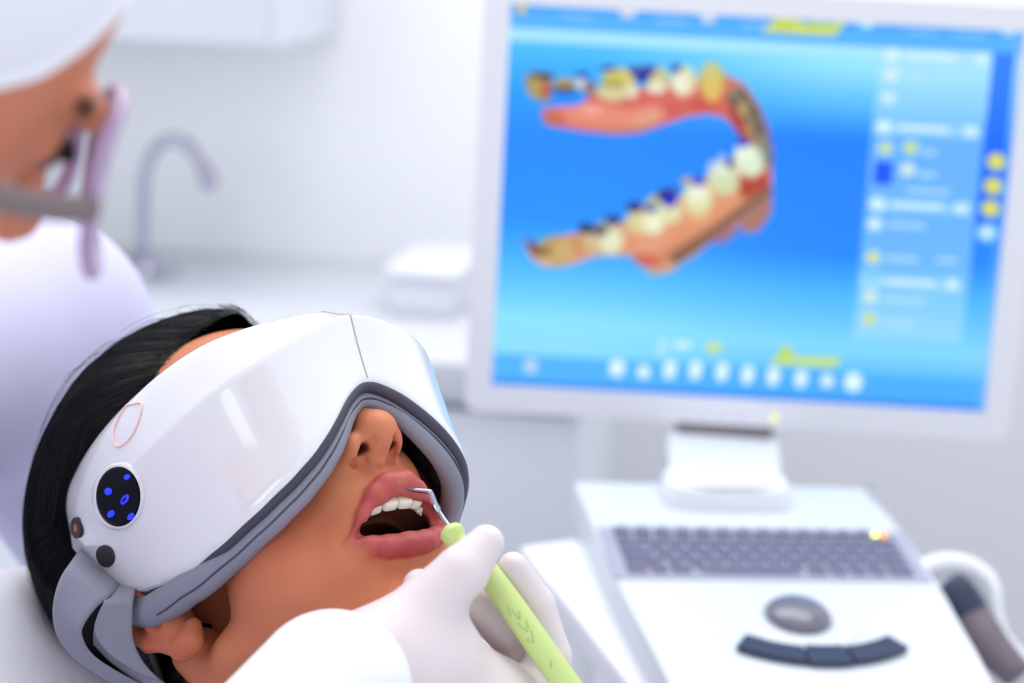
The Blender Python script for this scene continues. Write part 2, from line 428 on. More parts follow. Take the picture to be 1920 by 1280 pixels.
# keyboard: recessed tray and single keys
kb = mesh('keyboard', *kx(prism(rrect(-113.5, -36, 113.5, 36, 2), -1, 1.2, .5, 1)), M_kbd, ca, sharp=40)
keyV, keyF = prism(rrect(-.5, -.5, .5, .5, .12, 2), 0, 1, 0, 1, top=rrect(-.41, -.40, .41, .42, .1, 2))
keymeshes = {}
def key(x, y, w, h):
    kk = (round(w, 1), round(h, 1))
    if kk not in keymeshes:
        V = keyV * np.array([w, h, 3.2]) / 1000
        me = bpy.data.meshes.new('key'); me.from_pydata(V.tolist(), [], keyF); me.materials.append(M_key); keymeshes[kk] = me
    o = bpy.data.objects.new('key', keymeshes[kk]); link(o, kb)
    o.rotation_euler = Matrix(KW.tolist()).to_euler()
    o.location = KO + KW @ (np.array([x, y, 1.2]) / 1000) - WORLD[kb.name]
rows = [[1] * 14, [1] * 13 + [1.6], [1.5] + [1] * 12 + [1.1], [1.8] + [1] * 11 + [1.8], [2.2] + [1] * 10 + [1, 1.4], [1.2, 1, 1.2, 5.6, 1.2, 1, 1, 1, 1.4]]
ky = 29.5
for ri, rw_ in enumerate(rows):
    hh = 9.0 if ri == 0 else 11.0
    tot = sum(rw_); sc = 209 / tot; x = -104.5
    for w in rw_:
        if not (ri == 0 and x > 78): key(x + w * sc / 2, ky, w * sc - 2.6, hh - 2.4)
        x += w * sc
    ky -= (hh + 11.0) / 2 if ri == 0 else 11.0
mesh('status_led', *kx(xf(lathe([(0, 0), (1.5, 0), (1.5, 1.4), (0, 2)], 14), np.eye(3), (92, 29.5, 1.2))), M_led, kb, label='bright yellow-green status light')
mesh('status_led', *kx(xf(lathe([(0, 0), (3.2, 0), (3.2, 1), (0, 1.2)], 14), np.eye(3), (95.5, 22.5, 4.6))), M_led2, kb, label='small orange status light')
# trackball in its shallow dish
mesh('trackball_dish', *kx(xf(lathe([(23.5, 0), (24, .5), (30, .9), (41, .3), (42, 0), (23.5, -.2)], 48), np.eye(3), (3, -83, 0))), M_deck, ca)
prof = [(22.5 * math.cos(a), .5 + 10.5 * math.sin(a)) for a in np.linspace(0, math.pi / 2 - .02, 14)]
mesh('trackball', *kx(xf(lathe([(0, -.5), (22.5, -.5)] + prof, 40), np.eye(3), (3, -82.5, 0))), M_ball, ca)
# curved button bar: left, middle and right button
def arcbar(a0, a1, r0, r1, cx, cy, n=14):
    aa = np.radians(np.linspace(a0, a1, n)); return [(cx + r1 * math.sin(a), cy - r1 * math.cos(a)) for a in aa] + [(cx + r0 * math.sin(a), cy - r0 * math.cos(a)) for a in aa[::-1]]
bb = mesh('button_bar', *kx(prism(arcbar(-33, 33, 86, 101, 7, -42.5), 0, 2.2, .6, 1)), M_navy, ca, sharp=40)
for a0, a1, w in ((-34.5, -9, 0), (-8, 9, 2.0), (10, 34.5, 0)):
    mesh('button', *kx(prism(arcbar(a0, a1, 85 - w, 102 + w * .4, 7, -42.5), 1.2, 5.2, 1, 2)), M_navy, bb, sharp=40)
# monitor ---------------------------------------------------------------------------------------
RM = np.array([[0.99840, 0.05213, -0.02209], [-0.05557, 0.97696, -0.20607], [0.01084, 0.20697, 0.97829]])
tM = np.array([.1795, .0975, -1.4384]) * 1.05
MWm = AX.T @ RM; MO = cw(tM); SW, SH = .376 * 1.05, .301 * .9536 * 1.05
def mx_(vf): return xf((np.asarray(vf[0]) / 1000, vf[1]), MWm, MO)
hw, hh = SW * 500, SH * 500
nb = KO + KW @ np.array([-8, 88, 16]) / 1000
mo = empty('monitor', nb, 'white framed computer monitor showing a blue dental scan screen', 'monitor')
ob, ib = rrect(-hw - 21, -hh - 22, hw + 21, hh + 20, 9), rrect(-hw, -hh, hw, hh, .5)
n = len(ob)
V = [(x, y, 2) for x, y in ob] + [(x * .996, y * .996, 8) for x, y in ob] + [(x, y, 8) for x, y in ib] + [(x, y, 1) for x, y in ib]
F = []
for j in range(3):
    for i in range(n): F.append([j * n + i, j * n + (i + 1) % n, (j + 1) * n + (i + 1) % n, (j + 1) * n + i])
V = [(x, y, .6 if z == 1 else z) for x, y, z in V]
mesh('bezel', *mx_((np.array(V), F)), M_bezel, mo, sharp=35)
bo = [(x * .9, y * .88) for x, y in ob]
mesh('back_shell', *mx_(prism(bo, -48, .4, 8, 2, top=ob)), M_bezel, mo, sharp=35)
mesh('power_led', *mx_(xf(lathe([(0, 0), (2.6, 0), (2.6, .8), (0, 1)], 14), np.eye(3), (30, -hh - 13, 8))), M_led3, mo)
for i in range(4):
    mesh('menu_button', *mx_(box((-44 + i * 14, -hh - 14.5, 7.5), (-36 + i * 14, -hh - 11.5, 8.8), .4)), M_grey, mo)
# neck: hinge block, dark strip put in for the shaded gap, column
hz = mx_((np.array([[0, -hh - 24, -12]]) , []))[0][0]
mesh('hinge_gap_shade', *mx_(box((-46, -hh - 29, -16), (30, -hh - 22.5, 9), 1.2)), mat('hinge_shadow_tone', lin(120, 112, 120), .5), mo)
top = mx_((np.array([[-8, -hh - 30, -16]]), []))[0][0]
bot = nb - np.array([0, 0, .002]); nv_ = []
for k in range(20):
    a_ = k / 19; c0 = top * (1 - a_) + bot * a_; an = np.linspace(0, 2 * np.pi, 36, endpoint=False)
    rx_ = np.interp(a_, [0, .1, .5, 1], [.040, .0445, .0445, .041]); ry_ = np.interp(a_, [0, .1, .5, 1], [.016, .020, .022, .020])
    nv_.append(c0 + np.outer(np.sign(np.cos(an)) * np.abs(np.cos(an)) ** .7 * rx_, KW[:, 0]) + np.outer(np.sin(an) * ry_, [KW[0, 1], KW[1, 1], 0]))
mesh('neck', np.concatenate(nv_), grid_faces(20, 36, wrap_v=True) + [list(range(36)), [19 * 36 + i for i in range(36)][::-1]], M_plastic, mo)

# screen: the picture it shows is flat print, one colour per point of a fine grid
NXs, NYs = 520, 396
gx, gy = np.meshgrid(np.linspace(-hw, hw, NXs), np.linspace(-hh, hh, NYs), indexing='ij')
L3 = np.stack([gx.ravel(), gy.ravel(), np.full(gx.size, 1.2)], 1) / 1000
cp = L3 @ RM.T + tM
X = 960 + FPX * cp[:, 0] / -cp[:, 2]; Y = 640 - FPX * cp[:, 1] / -cp[:, 2]      # layout coordinates of the screen drawing
u = (gx.ravel() + hw) / (2 * hw); v = 1 - (gy.ravel() + hh) / (2 * hh)
IM = np.zeros((len(X), 3))
def ramp(x, ks, cs): return np.stack([np.interp(x, ks, [c_[i] for c_ in cs]) for i in range(3)], 1)
bgL = ramp(v, [.06, .12, .22, .34, .55, .70, .82, .90, 1], [(96, 200, 255), (70, 186, 255), (38, 158, 255), (28, 138, 255), (34, 146, 255), (84, 192, 255), (140, 226, 255), (140, 222, 255), (110, 205, 250)])
bgR = ramp(v, [.06, .12, .22, .30, .60, .70, .85, .92, 1], [(150, 232, 255), (146, 226, 255), (80, 182, 255), (20, 128, 255), (26, 136, 255), (70, 180, 255), (130, 216, 255), (90, 190, 250), (60, 160, 248)])
wgt = sm(.1, .7, u)[:, None]; IM = bgL * (1 - wgt) + bgR * wgt
def blend(mask, col):
    global IM
    m_ = np.clip(mask, 0, 1)[:, None]; IM = IM * (1 - m_) + np.array(col, float) * m_
def E_(cx, cy, rx, ry, col, a=1., rot=0., soft=.25):
    t_ = math.radians(rot); x_ = (X - cx) * math.cos(t_) + (Y - cy) * math.sin(t_); y_ = -(X - cx) * math.sin(t_) + (Y - cy) * math.cos(t_)
    r_ = np.sqrt((x_ / rx) ** 2 + (y_ / ry) ** 2); blend(a * (1 - sm(1 - soft, 1 + soft, r_)), col)
def G_(poly, col, a=1.):
    p_ = np.array(poly, float); ins = np.zeros(len(X), bool); j = len(p_) - 1
    for i in range(len(p_)):
        xi, yi, xj, yj = *p_[i], *p_[j]
        if yi != yj: ins ^= ((yi > Y) != (yj > Y)) & (X < (xj - xi) * (Y - yi) / (yj - yi) + xi)
        j = i
    blend(a * ins, col)
def R_(x0, y0, x1, y1, col, a=1.):         # strip that follows the tilt of the screen
    k = .056; sx_ = -.075
    G_([(x0, y0), (x1, y0 + (x1 - x0) * k), (x1 + sx_ * (y1 - y0), y1 + (x1 - x0) * k), (x0 + sx_ * (y1 - y0), y1)], col, a)
blend(v < .060, (84, 178, 252)); blend((v > .060) & (v < .092), (166, 230, 255)); blend(.5 * ((v < .02) + 0.), (60, 150, 245))
blend(.8 * (v > .915), (70, 172, 250)); blend((v > .985) * 1., (40, 130, 240)); blend(.35 * (u > .985), (150, 190, 255))
E_(978, 14, 8, 12, (220, 200, 70)); E_(1178, 20, 17, 14, (214, 214, 240)); E_(1328, 32, 15, 12, (206, 216, 240))
G_([(1428, 60), (1450, 40), (1585, 42), (1565, 66)], (214, 226, 90)); E_(1473, 40, 22, 17, (196, 214, 84)); R_(1500, 40, 1570, 50, (150, 200, 140), .8)
E_(1625, 36, 17, 17, (210, 246, 250)); E_(1618, 54, 7, 6, (60, 190, 250)); E_(1892, 50, 16, 18, (176, 226, 255))
for x_ in (1050, 1230, 1390, 1700, 1790): R_(x_, 22 + (x_ - 955) * .045, x_ + 60, 30 + (x_ - 955) * .045, (150, 205, 255), .6)
# side panel
G_([(1650, 88), (1862, 98), (1803, 642), (1600, 632)], (184, 226, 255), .50)
G_([(1862, 98), (1905, 100), (1870, 420), (1828, 420)], (10, 96, 255), .75)
for (x_, y_, w_) in ((1655, 92, 205), (1640, 228, 200), (1628, 372, 195), (1615, 515, 190)):
    R_(x_, y_, x_ + w_, y_ + 22, (168, 224, 255), .55); R_(x_ + 45, y_ + 6, x_ + 140, y_ + 15, (220, 246, 255), .9)
    E_(x_ + 18, y_ + 10, 15, 13, (210, 244, 255)); E_(x_ + w_ - 20, y_ + 18, 13, 11, (206, 240, 255))
for (x_, y_, c_) in ((1671, 140, (220, 238, 236)), (1666, 184, (200, 236, 250)), (1660, 278, (200, 222, 130)), (1708, 277, (204, 224, 84)), (1702, 318, (222, 232, 220)),
                     (1640, 420, (214, 242, 250)), (1637, 482, (214, 226, 110)), (1633, 522, (90, 200, 240)), (1632, 556, (216, 234, 200)), (1630, 598, (206, 222, 100))):
    E_(x_, y_, 15, 13, (196, 236, 255), .8); E_(x_, y_, 11, 10, c_)
for (x_, y_, w_) in ((1700, 141, 30), (1730, 280, 26), (1722, 322, 34), (1665, 416, 70), (1660, 478, 62), (1755, 482, 40), (1655, 556, 80), (1655, 600, 60), (1700, 352, 80)):
    R_(x_, y_, x_ + w_, y_ + 9, (190, 230, 255), .75)
G_([(1640, 302), (1676, 303), (1671, 347), (1636, 345)], (10, 84, 246))
for y_, x_ in ((303, 1868), (349, 1862), (391, 1857)): E_(x_, y_, 17, 16, (216, 224, 110)); E_(x_, y_, 8, 8, (232, 220, 60))
E_(1851, 436, 19, 17, (150, 216, 240)); E_(1850, 436, 9, 8, (214, 244, 250))
# bottom row
for x_, y_, r1, r2 in ((1157, 690, 15, 16), (1207, 697, 12, 13), (1256, 693, 12, 18), (1304, 694, 12, 18), (1354, 697, 12, 18), (1402, 702, 12, 18), (1450, 705, 12, 18), (1502, 710, 12, 17), (1551, 714, 12, 12), (1600, 716, 17, 18)):
    E_(x_, y_, r1, r2, (226, 250, 255), 1, 12)
E_(995, 686, 13, 14, (190, 214, 250)); E_(1242, 652, 9, 18, (176, 228, 255)); R_(1265, 640, 1296, 652, (206, 244, 255)); E_(1338, 651, 15, 10, (204, 226, 130))
G_([(1438, 682), (1458, 668), (1578, 670), (1566, 688)], (200, 226, 110)); E_(1473, 662, 14, 14, (190, 220, 100)); E_(1812, 678, 18, 10, (130, 205, 255))
# the scanned dental arch
DK = (70, 48, 30)
G_([(1015, 206), (1020, 226), (1050, 238), (1100, 246), (1160, 252), (1200, 248), (1250, 231), (1290, 218), (1330, 213), (1362, 222), (1384, 246), (1402, 276), (1412, 300), (1445, 330), (1450, 290), (1440, 240), (1424, 200), (1395, 158), (1350, 135), (1300, 150), (1200, 165), (1120, 172), (1088, 190), (1060, 196)], (214, 104, 92))
G_([(1030, 205), (1100, 192), (1180, 205), (1230, 195), (1260, 205), (1215, 238), (1160, 247), (1100, 236), (1040, 226)], (232, 146, 122), .85)
G_([(1100, 240), (1180, 238), (1240, 225), (1200, 246), (1160, 251)], (196, 120, 88), .8)
E_(1215, 222, 34, 12, (226, 164, 132), .8, -15); E_(1110, 206, 20, 8, (246, 176, 160), .8); E_(1260, 205, 20, 10, (206, 84, 80), .8); E_(1320, 195, 30, 14, (206, 80, 74), .9)
G_([(1362, 176), (1390, 160), (1424, 204), (1444, 260), (1450, 310), (1416, 300), (1398, 262), (1372, 220)], (96, 84, 66), .9)
E_(1385, 232, 11, 36, (176, 62, 50), .9, -28); E_(1400, 270, 12, 26, (150, 50, 44), .9, -20)
for x_, y_, a_ in ((1378, 176, 30), (1396, 200, 30), (1410, 226, 20), (1424, 256, 15)): E_(x_, y_, 10, 17, (150, 140, 108), .9, -a_)
for x_, y_ in ((1386, 190), (1404, 216), (1418, 244)): E_(x_, y_, 6, 14, (74, 80, 84), .8, -30)
E_(1392, 206, 8, 16, (196, 164, 110), .9, -20); E_(1404, 246, 8, 18, (190, 140, 90), .9, -15); E_(1432, 280, 9, 24, (146, 150, 130), .9, -8)
E_(1428, 300, 14, 30, (120, 140, 136), .8, -5)
# upper-row crowns
G_([(985, 140), (1030, 138), (1036, 190), (1012, 192), (990, 176), (984, 160)], (150, 132, 84)); E_(1004, 165, 14, 18, (176, 160, 96), .9); E_(1024, 166, 9, 9, (214, 54, 40))
G_([(990, 134), (1034, 136), (1040, 152), (1010, 146)], DK, .8); E_(1058, 156, 20, 10, (178, 152, 90)); E_(1052, 170, 22, 6, DK, .8); E_(1088, 158, 9, 11, (222, 220, 220)); E_(1106, 164, 12, 14, (150, 104, 90), .9)
E_(1160, 148, 32, 20, (206, 194, 96)); E_(1150, 172, 32, 18, (214, 206, 150)); E_(1150, 158, 20, 6, (146, 126, 60), .7); E_(1186, 170, 10, 14, (230, 226, 200)); E_(1178, 140, 12, 9, (226, 214, 120))
E_(1234, 150, 22, 24, (206, 200, 140)); E_(1230, 164, 18, 10, (236, 234, 214)); E_(1282, 152, 24, 28, (226, 224, 180)); E_(1276, 158, 12, 16, (240, 242, 224))
E_(1335, 152, 24, 34, (206, 190, 92)); E_(1336, 170, 14, 22, (226, 192, 92), .9); E_(1332, 136, 16, 16, (206, 202, 130), .9)
for x_, y_, a1, b1 in ((1190, 132, 14, 8), (1200, 146, 12, 10), (1216, 130, 16, 8), (1212, 142, 8, 12), (1268, 128, 9, 9), (1092, 140, 12, 6), (1140, 128, 16, 5)): E_(x_, y_, a1, b1, (44, 44, 150), .9)
# lower arm
G_([(1420, 300), (1448, 330), (1446, 372), (1430, 400), (1400, 412), (1350, 440), (1300, 480), (1250, 508), (1206, 500), (1186, 478), (1120, 478), (1062, 498), (1022, 500), (996, 484), (980, 448), (1010, 458), (1060, 440), (1130, 430), (1190, 410), (1260, 380), (1330, 330), (1380, 290)], (222, 150, 112))
G_([(1380, 330), (1440, 320), (1446, 372), (1424, 376), (1390, 372)], (176, 60, 48), .95)
G_([(1190, 470), (1250, 460), (1330, 420), (1400, 372), (1440, 350), (1446, 372), (1380, 420), (1300, 478), (1250, 502), (1206, 498)], (206, 136, 100), .9)
G_([(1250, 480), (1330, 430), (1390, 385), (1446, 345), (1448, 362), (1400, 398), (1340, 446), (1270, 496)], (110, 84, 66), .8)
G_([(1380, 410), (1420, 382), (1446, 362), (1447, 398), (1424, 432), (1396, 438)], (168, 118, 106)); E_(1212, 488, 24, 12, (206, 92, 76), .9, 12); E_(1240, 506, 30, 8, (214, 160, 130), .8, -10)
E_(1360, 440, 26, 12, (190, 100, 96), .7, -30); E_(1225, 455, 36, 20, (228, 158, 124), .8, -20); E_(1310, 395, 24, 20, (232, 178, 126), .8, -30)
G_([(980, 446), (1012, 460), (1020, 490), (1000, 478)], (90, 40, 40)); E_(1040, 470, 34, 28, (190, 156, 92), 1, -10); E_(1022, 472, 12, 9, (116, 92, 60), .8); E_(1056, 472, 18, 20, (206, 176, 116), .9); E_(1024, 488, 14, 7, (214, 190, 140), .9)
E_(1090, 455, 16, 18, (196, 144, 86)); E_(1130, 448, 40, 26, (206, 186, 140), 1, -12); E_(1146, 452, 22, 24, (228, 230, 196)); E_(1130, 424, 16, 8, (170, 160, 90), .9, -20)
E_(1212, 410, 40, 28, (220, 208, 150), 1, -16); E_(1226, 416, 20, 22, (236, 242, 208)); E_(1232, 372, 20, 9, (206, 190, 110), .9, -25)
E_(1256, 396, 22, 24, (224, 222, 178), 1, -20); E_(1308, 372, 28, 30, (222, 224, 170), 1, -18); E_(1308, 362, 20, 18, (238, 242, 222), .9)
E_(1356, 334, 30, 32, (210, 220, 176), 1, -30); E_(1350, 318, 18, 14, (226, 236, 220), .9); E_(1404, 300, 26, 34, (220, 236, 206), 1, -24); E_(1398, 286, 18, 18, (232, 246, 226), .9)
E_(1290, 340, 14, 8, (206, 170, 130), .9); E_(1335, 312, 8, 10, (190, 200, 240), .9); E_(1354, 298, 8, 10, (180, 196, 240), .9)
for x_, y_, a1, b1, c_ in ((1100, 428, 16, 10, (40, 38, 90)), (1126, 434, 14, 8, (56, 56, 100)), (1150, 412, 14, 9, (34, 34, 110)), (1190, 388, 16, 10, (34, 34, 110)), (1220, 392, 12, 7, (40, 40, 170)), (1246, 366, 14, 12, (34, 30, 110)), (1256, 376, 13, 12, (16, 14, 196)),
                           (1310, 340, 12, 9, (60, 60, 196)), (1368, 306, 7, 10, (40, 40, 150)), (1394, 268, 11, 8, (30, 24, 210)), (1262, 358, 10, 6, (60, 40, 90))): E_(x_, y_, a1, b1, c_, .95)
E_(1040, 222, 22, 15, (204, 106, 84)); G_([(1032, 173), (1092, 175), (1098, 192), (1076, 199), (1034, 200)], (30, 140, 255)); E_(1062, 168, 26, 5, (60, 50, 40), .8)
lut = IM / 255; IM = np.where(lut <= .04045, lut / 12.92, ((lut + .055) / 1.055) ** 2.4)
M_screen = mat('lit_screen', (.1, .4, 1), .25, attr=True, emit=.97, spec=.2)
mesh('screen', xf((L3, []), MWm, MO)[0], grid_faces(NXs, NYs), M_screen, mo, cols=IM, smooth=False)

# intra-oral camera in its cradle at the right of the cart
cr_ = empty('scanner_handpiece', P(1830, 1180, 1.30), 'dark navy and taupe scanner handpiece in the holder right of the cart', 'handpiece')
a_ = [P(1768, 1096, 1.36), P(1800, 1126, 1.355), P(1822, 1163, 1.35), P(1852, 1206, 1.34), P(1908, 1266, 1.325)]
g = catmull(a_, 40)
mesh('grip', *tube(g[:18], np.interp(np.linspace(0, 1, 18), [0, .1, .4, 1], [.008, .0150, .0155, .0150]), 20, up=(0, 0, 1)), M_navy, cr_)
mesh('body', *tube(g[16:], np.interp(np.linspace(0, 1, 24), [0, .5, 1], [.0145, .0150, .011]), 20, up=(0, 0, 1)), M_brown, cr_)
ho = catmull([P(1722, 1075, 1.38), P(1770, 1058, 1.385), P(1822, 1066, 1.385), P(1858, 1098, 1.38), P(1868, 1158, 1.375), P(1886, 1204, 1.37), P(1940, 1256, 1.36)], 40)
mesh('holder', *tube(ho, np.interp(np.linspace(0, 1, 40), [0, .3, .6, 1], [.008, .007, .0055, .005]), 16, flat=1.2, up=(0, 0, 1)), M_plastic, ca)

# ------------------------------------------------------------------ patient: head frame (right, forward, up) in millimetres
RL = np.array([[0.74878, 0.41893, -0.51363], [0.04149, 0.74378, 0.66714], [-0.66151, 0.52085, -0.53955]])
RH = RL * np.array([-1, 1, 1]); tH = np.array([-.11863, -.12437, -1.00264])
HW = AX.T @ RH; HO = cw(tH)
def hx(V): return np.asarray(V, float) / 1000 @ HW.T + HO
def hray(px, py):
    d = np.array([(px - 960) / FPX, (640 - py) / FPX, -1.]); return RH.T @ (-tH) * 1000, RH.T @ d * 1000
def hcam(px, py, d): return RH.T @ (pc(px, py, d) - tH) * 1000      # pixel + depth -> head frame mm
def hell(px, py, c, r, far=False):
    o, v = hray(px, py); o = (o - c) / r; v = v / r
    A, B, C_ = v @ v, 2 * o @ v, o @ o - 1; D = max(B * B - 4 * A * C_, 0)
    k = (-B + (D ** .5 if far else -D ** .5)) / 2 / A; return (o + k * v) * r + c

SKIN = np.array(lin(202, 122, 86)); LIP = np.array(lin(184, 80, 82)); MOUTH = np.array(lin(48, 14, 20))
UL = [(-26, 88.5, -51.5), (-19.5, 97, -44), (-12, 103, -38), (-5, 106.4, -35), (0, 105.8, -35), (5, 106.4, -35), (12, 103, -38), (19.5, 97, -44), (26, 88.5, -51.5)]
ULr = [2.0, 3.6, 5.0, 5.6, 5.4, 5.6, 5.0, 3.6, 2.0]
LLp = [(-26, 88, -52.5), (-20, 89.5, -57), (-11, 90.5, -60.4), (0, 90.8, -61.2), (11, 90.5, -60.4), (20, 89.5, -57), (26, 88, -52.5)]
LLr = [2.0, 3.8, 4.8, 5.2, 4.8, 3.8, 2.0]
def make_head(h, openm=True, neck=((0, -30, -60), (0, -66, -260)), lo=(-100, -130, -245)):
    S = Sdf(lo, (100, 134, 152), h)
    S.ell((0, -4, 60), (72, 100, 86), 1)
    S.ell((0, 50, 10), (57, 48, 66), 20)                        # mid face
    S.sym('ell', (48, 52, -4), (17, 20, 16), 14)                # cheekbones
    S.ell((0, 76, -32), (32, 29, 32), 15)                       # muzzle
    S.symc((55, 6, -46), (14, 66, -82), 13, 13, k=16)           # jaw
    S.sym('ell', (40, 42, -38), (22, 33, 34), 14)               # cheeks
    S.ell((0, 73, -84), (19, 15, 14), 12)                       # chin
    S.ell((0, 40, -60), (40, 40, 30), 14)
    S.sym('ell', (28, 92, 40), (24, 12, 8), 8)                  # brow
    S.sym('ell', (31, 102, 22), (14, 12, 9), 8, sub=True)       # eye sockets
    S.sym('ell', (31, 84, 22), (13, 13, 12), 4)                 # lids over the eyeballs
    a, b = np.array(neck[0], float), np.array(neck[1], float)
    S.cone(a, b, 54, 56, k=22)
    if openm: S.symc((58, -18, -24), (20, -8, -185), 13, 13, k=14)        # neck muscles
    else: S.symc((58, -18, -24), (40, -40, -90), 13, 16, k=14)
    # nose
    S.cone((0, 97, 30), (0, 113.5, -6), 7, 10, k=10)
    S.ell((0, 116, -8.5), (9.5, 10, 9.5), 5)
    S.ell((15, 106, -11), (5.8, 10, 7.4), 6); S.ell((-10.4, 107.5, -10.5), (5.0, 9.5, 7), 5)
    S.sym('ell', (19, 87, -12), (12, 12, 16), 10)
    S.cone((1, 117, -11.5), (2, 106.5, -18.5), 3.4, 4.0, k=5)
    S.cone((0, 116, -29), (1, 112.5, -23), 1.2, 1.0, 5, sub=True)          # philtrum
    for q in (1, -1):
        S.chain([(1.6 + q * 5.2, 118.5, -15.5), (1.8 + q * 8.4, 112, -16.5), (2 + q * 12, 104, -17)], [1.6, 3.1, 2.6], 1.2, sub=True); S.cone((2 + q * 8.4, 110, -16), (2 + q * 8.4, 104, -4), 2.4, 3.4, 1.2, sub=True)
    if openm:
        S.chain(UL, ULr, 3.2); S.chain(LLp, LLr, 3.2)
        S.ell((0, 92, -72), (18, 8, 5), 6, sub=True)           # dip under the lip
        S.sym('ell', (24, 73, -52), (11, 10, 12), 12)
        S.chain([(-27.5, 90, -52.2), (-14, 96, -47), (0, 99, -45.6), (14, 96, -47), (27.5, 90, -52.2)], [1.0, 5.4, 6.6, 5.4, 1.0], 1.6, sub=True)
        S.ell((0, 82, -47), (22.5, 20, 10.5), 2.5, sub=True)
        S.ell((0, 60, -46), (20, 27, 15), 3, sub=True)
    else:
        S.chain([(-24, 92, -44), (-8, 103, -40), (0, 102.5, -40.6), (8, 103, -40), (24, 92, -44)], [3, 5, 4.6, 5, 3], 3.5)
        S.chain([(-22, 92, -47), (0, 101, -49), (22, 92, -47)], [3, 5.6, 3], 3.5)
        S.chain([(-25, 95, -45), (0, 110, -44.5), (25, 95, -45)], [.8, 1.0, .8], 2, sub=True)
    # ears
    for q in (1, -1):
        E = lambda f, z, l=0: (q * (73.5 + l + max(0, -f - 4) * .22), f, z)
        S.chain([E(-6, 2, -5), E(-8, -8, -4), E(-5, -22, -4)], [10, 11, 10], 4)
        S.chain([E(0, 4), E(1, 6, -2), E(-4, 10, -3), E(-14, 13, -2), E(-23, 8, 1), E(-26, -1, 3), E(-20, -13, 3), E(-9, -23, 3), E(-2, -31, 2.5)], [2.6, 3, 3.2, 3.2, 3.2, 3.1, 3.2, 3.6, 4.4], 3)
        S.chain([E(-3, -31, 2.5), E(4, -32, 1), E(7, -25, -3)], [5.6, 5.2, 4], 5)
        S.chain([E(-9, 14, 2), E(-13, 4, 2.5), E(-11, -8, 2), E(-4, -20, 2)], [2.6, 2.8, 3, 3.4], 3.5)
        S.chain([E(5, -2, 0), E(4, -10, 1)], [4, 3.4], 5); S.ell(E(-15, -6, -3), (6, 11, 12), 4)
        S.ell(E(-5, -8, 9), (5, 5.5, 7.5), 3, sub=True)
    return S.net()

HC0, HR0 = np.array([0, -4, 60.]), np.array([75, 100, 86.])
hv, hf = make_head(1.25)
dl = np.minimum(chain_d(hv, UL, ULr), chain_d(hv, LLp, LLr))
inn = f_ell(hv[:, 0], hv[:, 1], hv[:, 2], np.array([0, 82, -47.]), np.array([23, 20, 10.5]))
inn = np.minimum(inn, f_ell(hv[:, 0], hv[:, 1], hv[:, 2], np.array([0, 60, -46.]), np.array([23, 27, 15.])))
cols = np.tile(SKIN, (len(hv), 1))
warm = np.exp(-(((np.abs(hv[:, 0]) - 46) / 22) ** 2 + ((hv[:, 1] - 66) / 26) ** 2 + ((hv[:, 2] + 18) / 26) ** 2))[:, None]
cols = cols * (1 - .22 * warm * np.array([.2, 1, 1]))
nz = np.exp(-(((hv[:, 0]) / 16) ** 2 + ((hv[:, 1] - 118) / 16) ** 2 + ((hv[:, 2] + 8) / 16) ** 2))[:, None]
cols = cols * (1 + .08 * nz)
earw = (sm(72, 80, np.abs(hv[:, 0])) * (hv[:, 1] < 12))[:, None]
cols = cols * (1 - .18 * earw * np.array([.1, 1, 1]))
w = (1 - sm(.2, 2.4, dl))[:, None]; crs = 1 - .09 * np.clip(np.sin(hv[:, 0] * 3.3 + .9 * np.sin(hv[:, 2] * .8)), 0, 1) - .06 * np.clip(np.sin(hv[:, 0] * 5.7 + 1), 0, 1)
cols = cols * (1 - w) + LIP * crs[:, None] * w
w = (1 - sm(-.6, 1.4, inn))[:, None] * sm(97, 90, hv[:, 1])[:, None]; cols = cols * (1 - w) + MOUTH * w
w = (1 - sm(.3, 2.2, np.minimum(chain_d(hv, [(10.2, 111, -14.5), (10.4, 104, -4)], [2.2, 3.8]), chain_d(hv, [(-6.2, 111, -14.5), (-6.4, 104, -4)], [2.2, 3.8]))))[:, None]
cols = cols * (1 - w) + np.array(lin(74, 26, 22)) * w
hzl = np.interp(hv[:, 1], [-40, -14, 8, 22, 34, 49, 55, 60, 70, 79], [-30, 20, 40, 72, 90, 102, 111, 120, 124, 124])
scalp = sm(-1, 5, hv[:, 2] - hzl + 1.6 * np.sin(hv[:, 0] * 1.9 + hv[:, 1] * 1.3)) * (f_ell(hv[:, 0], hv[:, 1], hv[:, 2], HC0, HR0) < 3) * sm(20, 28, hv[:, 2] + 2 * np.maximum(-hv[:, 1], 0))
cols = cols * (1 - scalp[:, None]) + np.array(lin(14, 12, 16)) * scalp[:, None]          # hair roots on the scalp
pa = empty('person', HO, 'reclining patient with black hair, white eye massager and wide open mouth', 'person')
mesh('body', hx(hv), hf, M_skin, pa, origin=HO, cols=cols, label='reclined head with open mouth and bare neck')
# teeth: upper arch, one by one; tongue
def tooth(x, y, z, ang, w, hgt, dep):
    S_ = bmesh.new(); bmesh.ops.create_uvsphere(S_, u_segments=16, v_segments=12, radius=1)
    V, F = bmVF(S_); S_.free()
    V = np.sign(V) * np.abs(V) ** .42
    V[:, 0] *= 1 - .10 * (V[:, 2] > 0) * V[:, 2]
    V = V * np.array([w / 2, dep / 2, hgt / 2])
    ca_, sa_ = math.cos(ang), math.sin(ang)
    M = np.array([[ca_, -sa_, 0], [sa_, ca_, 0], [0, 0, 1]]) @ np.array([[1, 0, 0], [0, math.cos(.18), -math.sin(.18)], [0, math.sin(.18), math.cos(.18)]])
    return V @ M.T + [x, y, z], F
xs = [4.4, 12.2, 18.8]; ws = [8.7, 7.2, 7.6, 7.0]; hs = [11, 9.6, 10.4, 9]; ys = [98.6, 96.6, 91.6, 84.5]; zs_ = [-38.6, -38.6, -38.8, -38.6]; ag = [.06, .30, .68, .95]
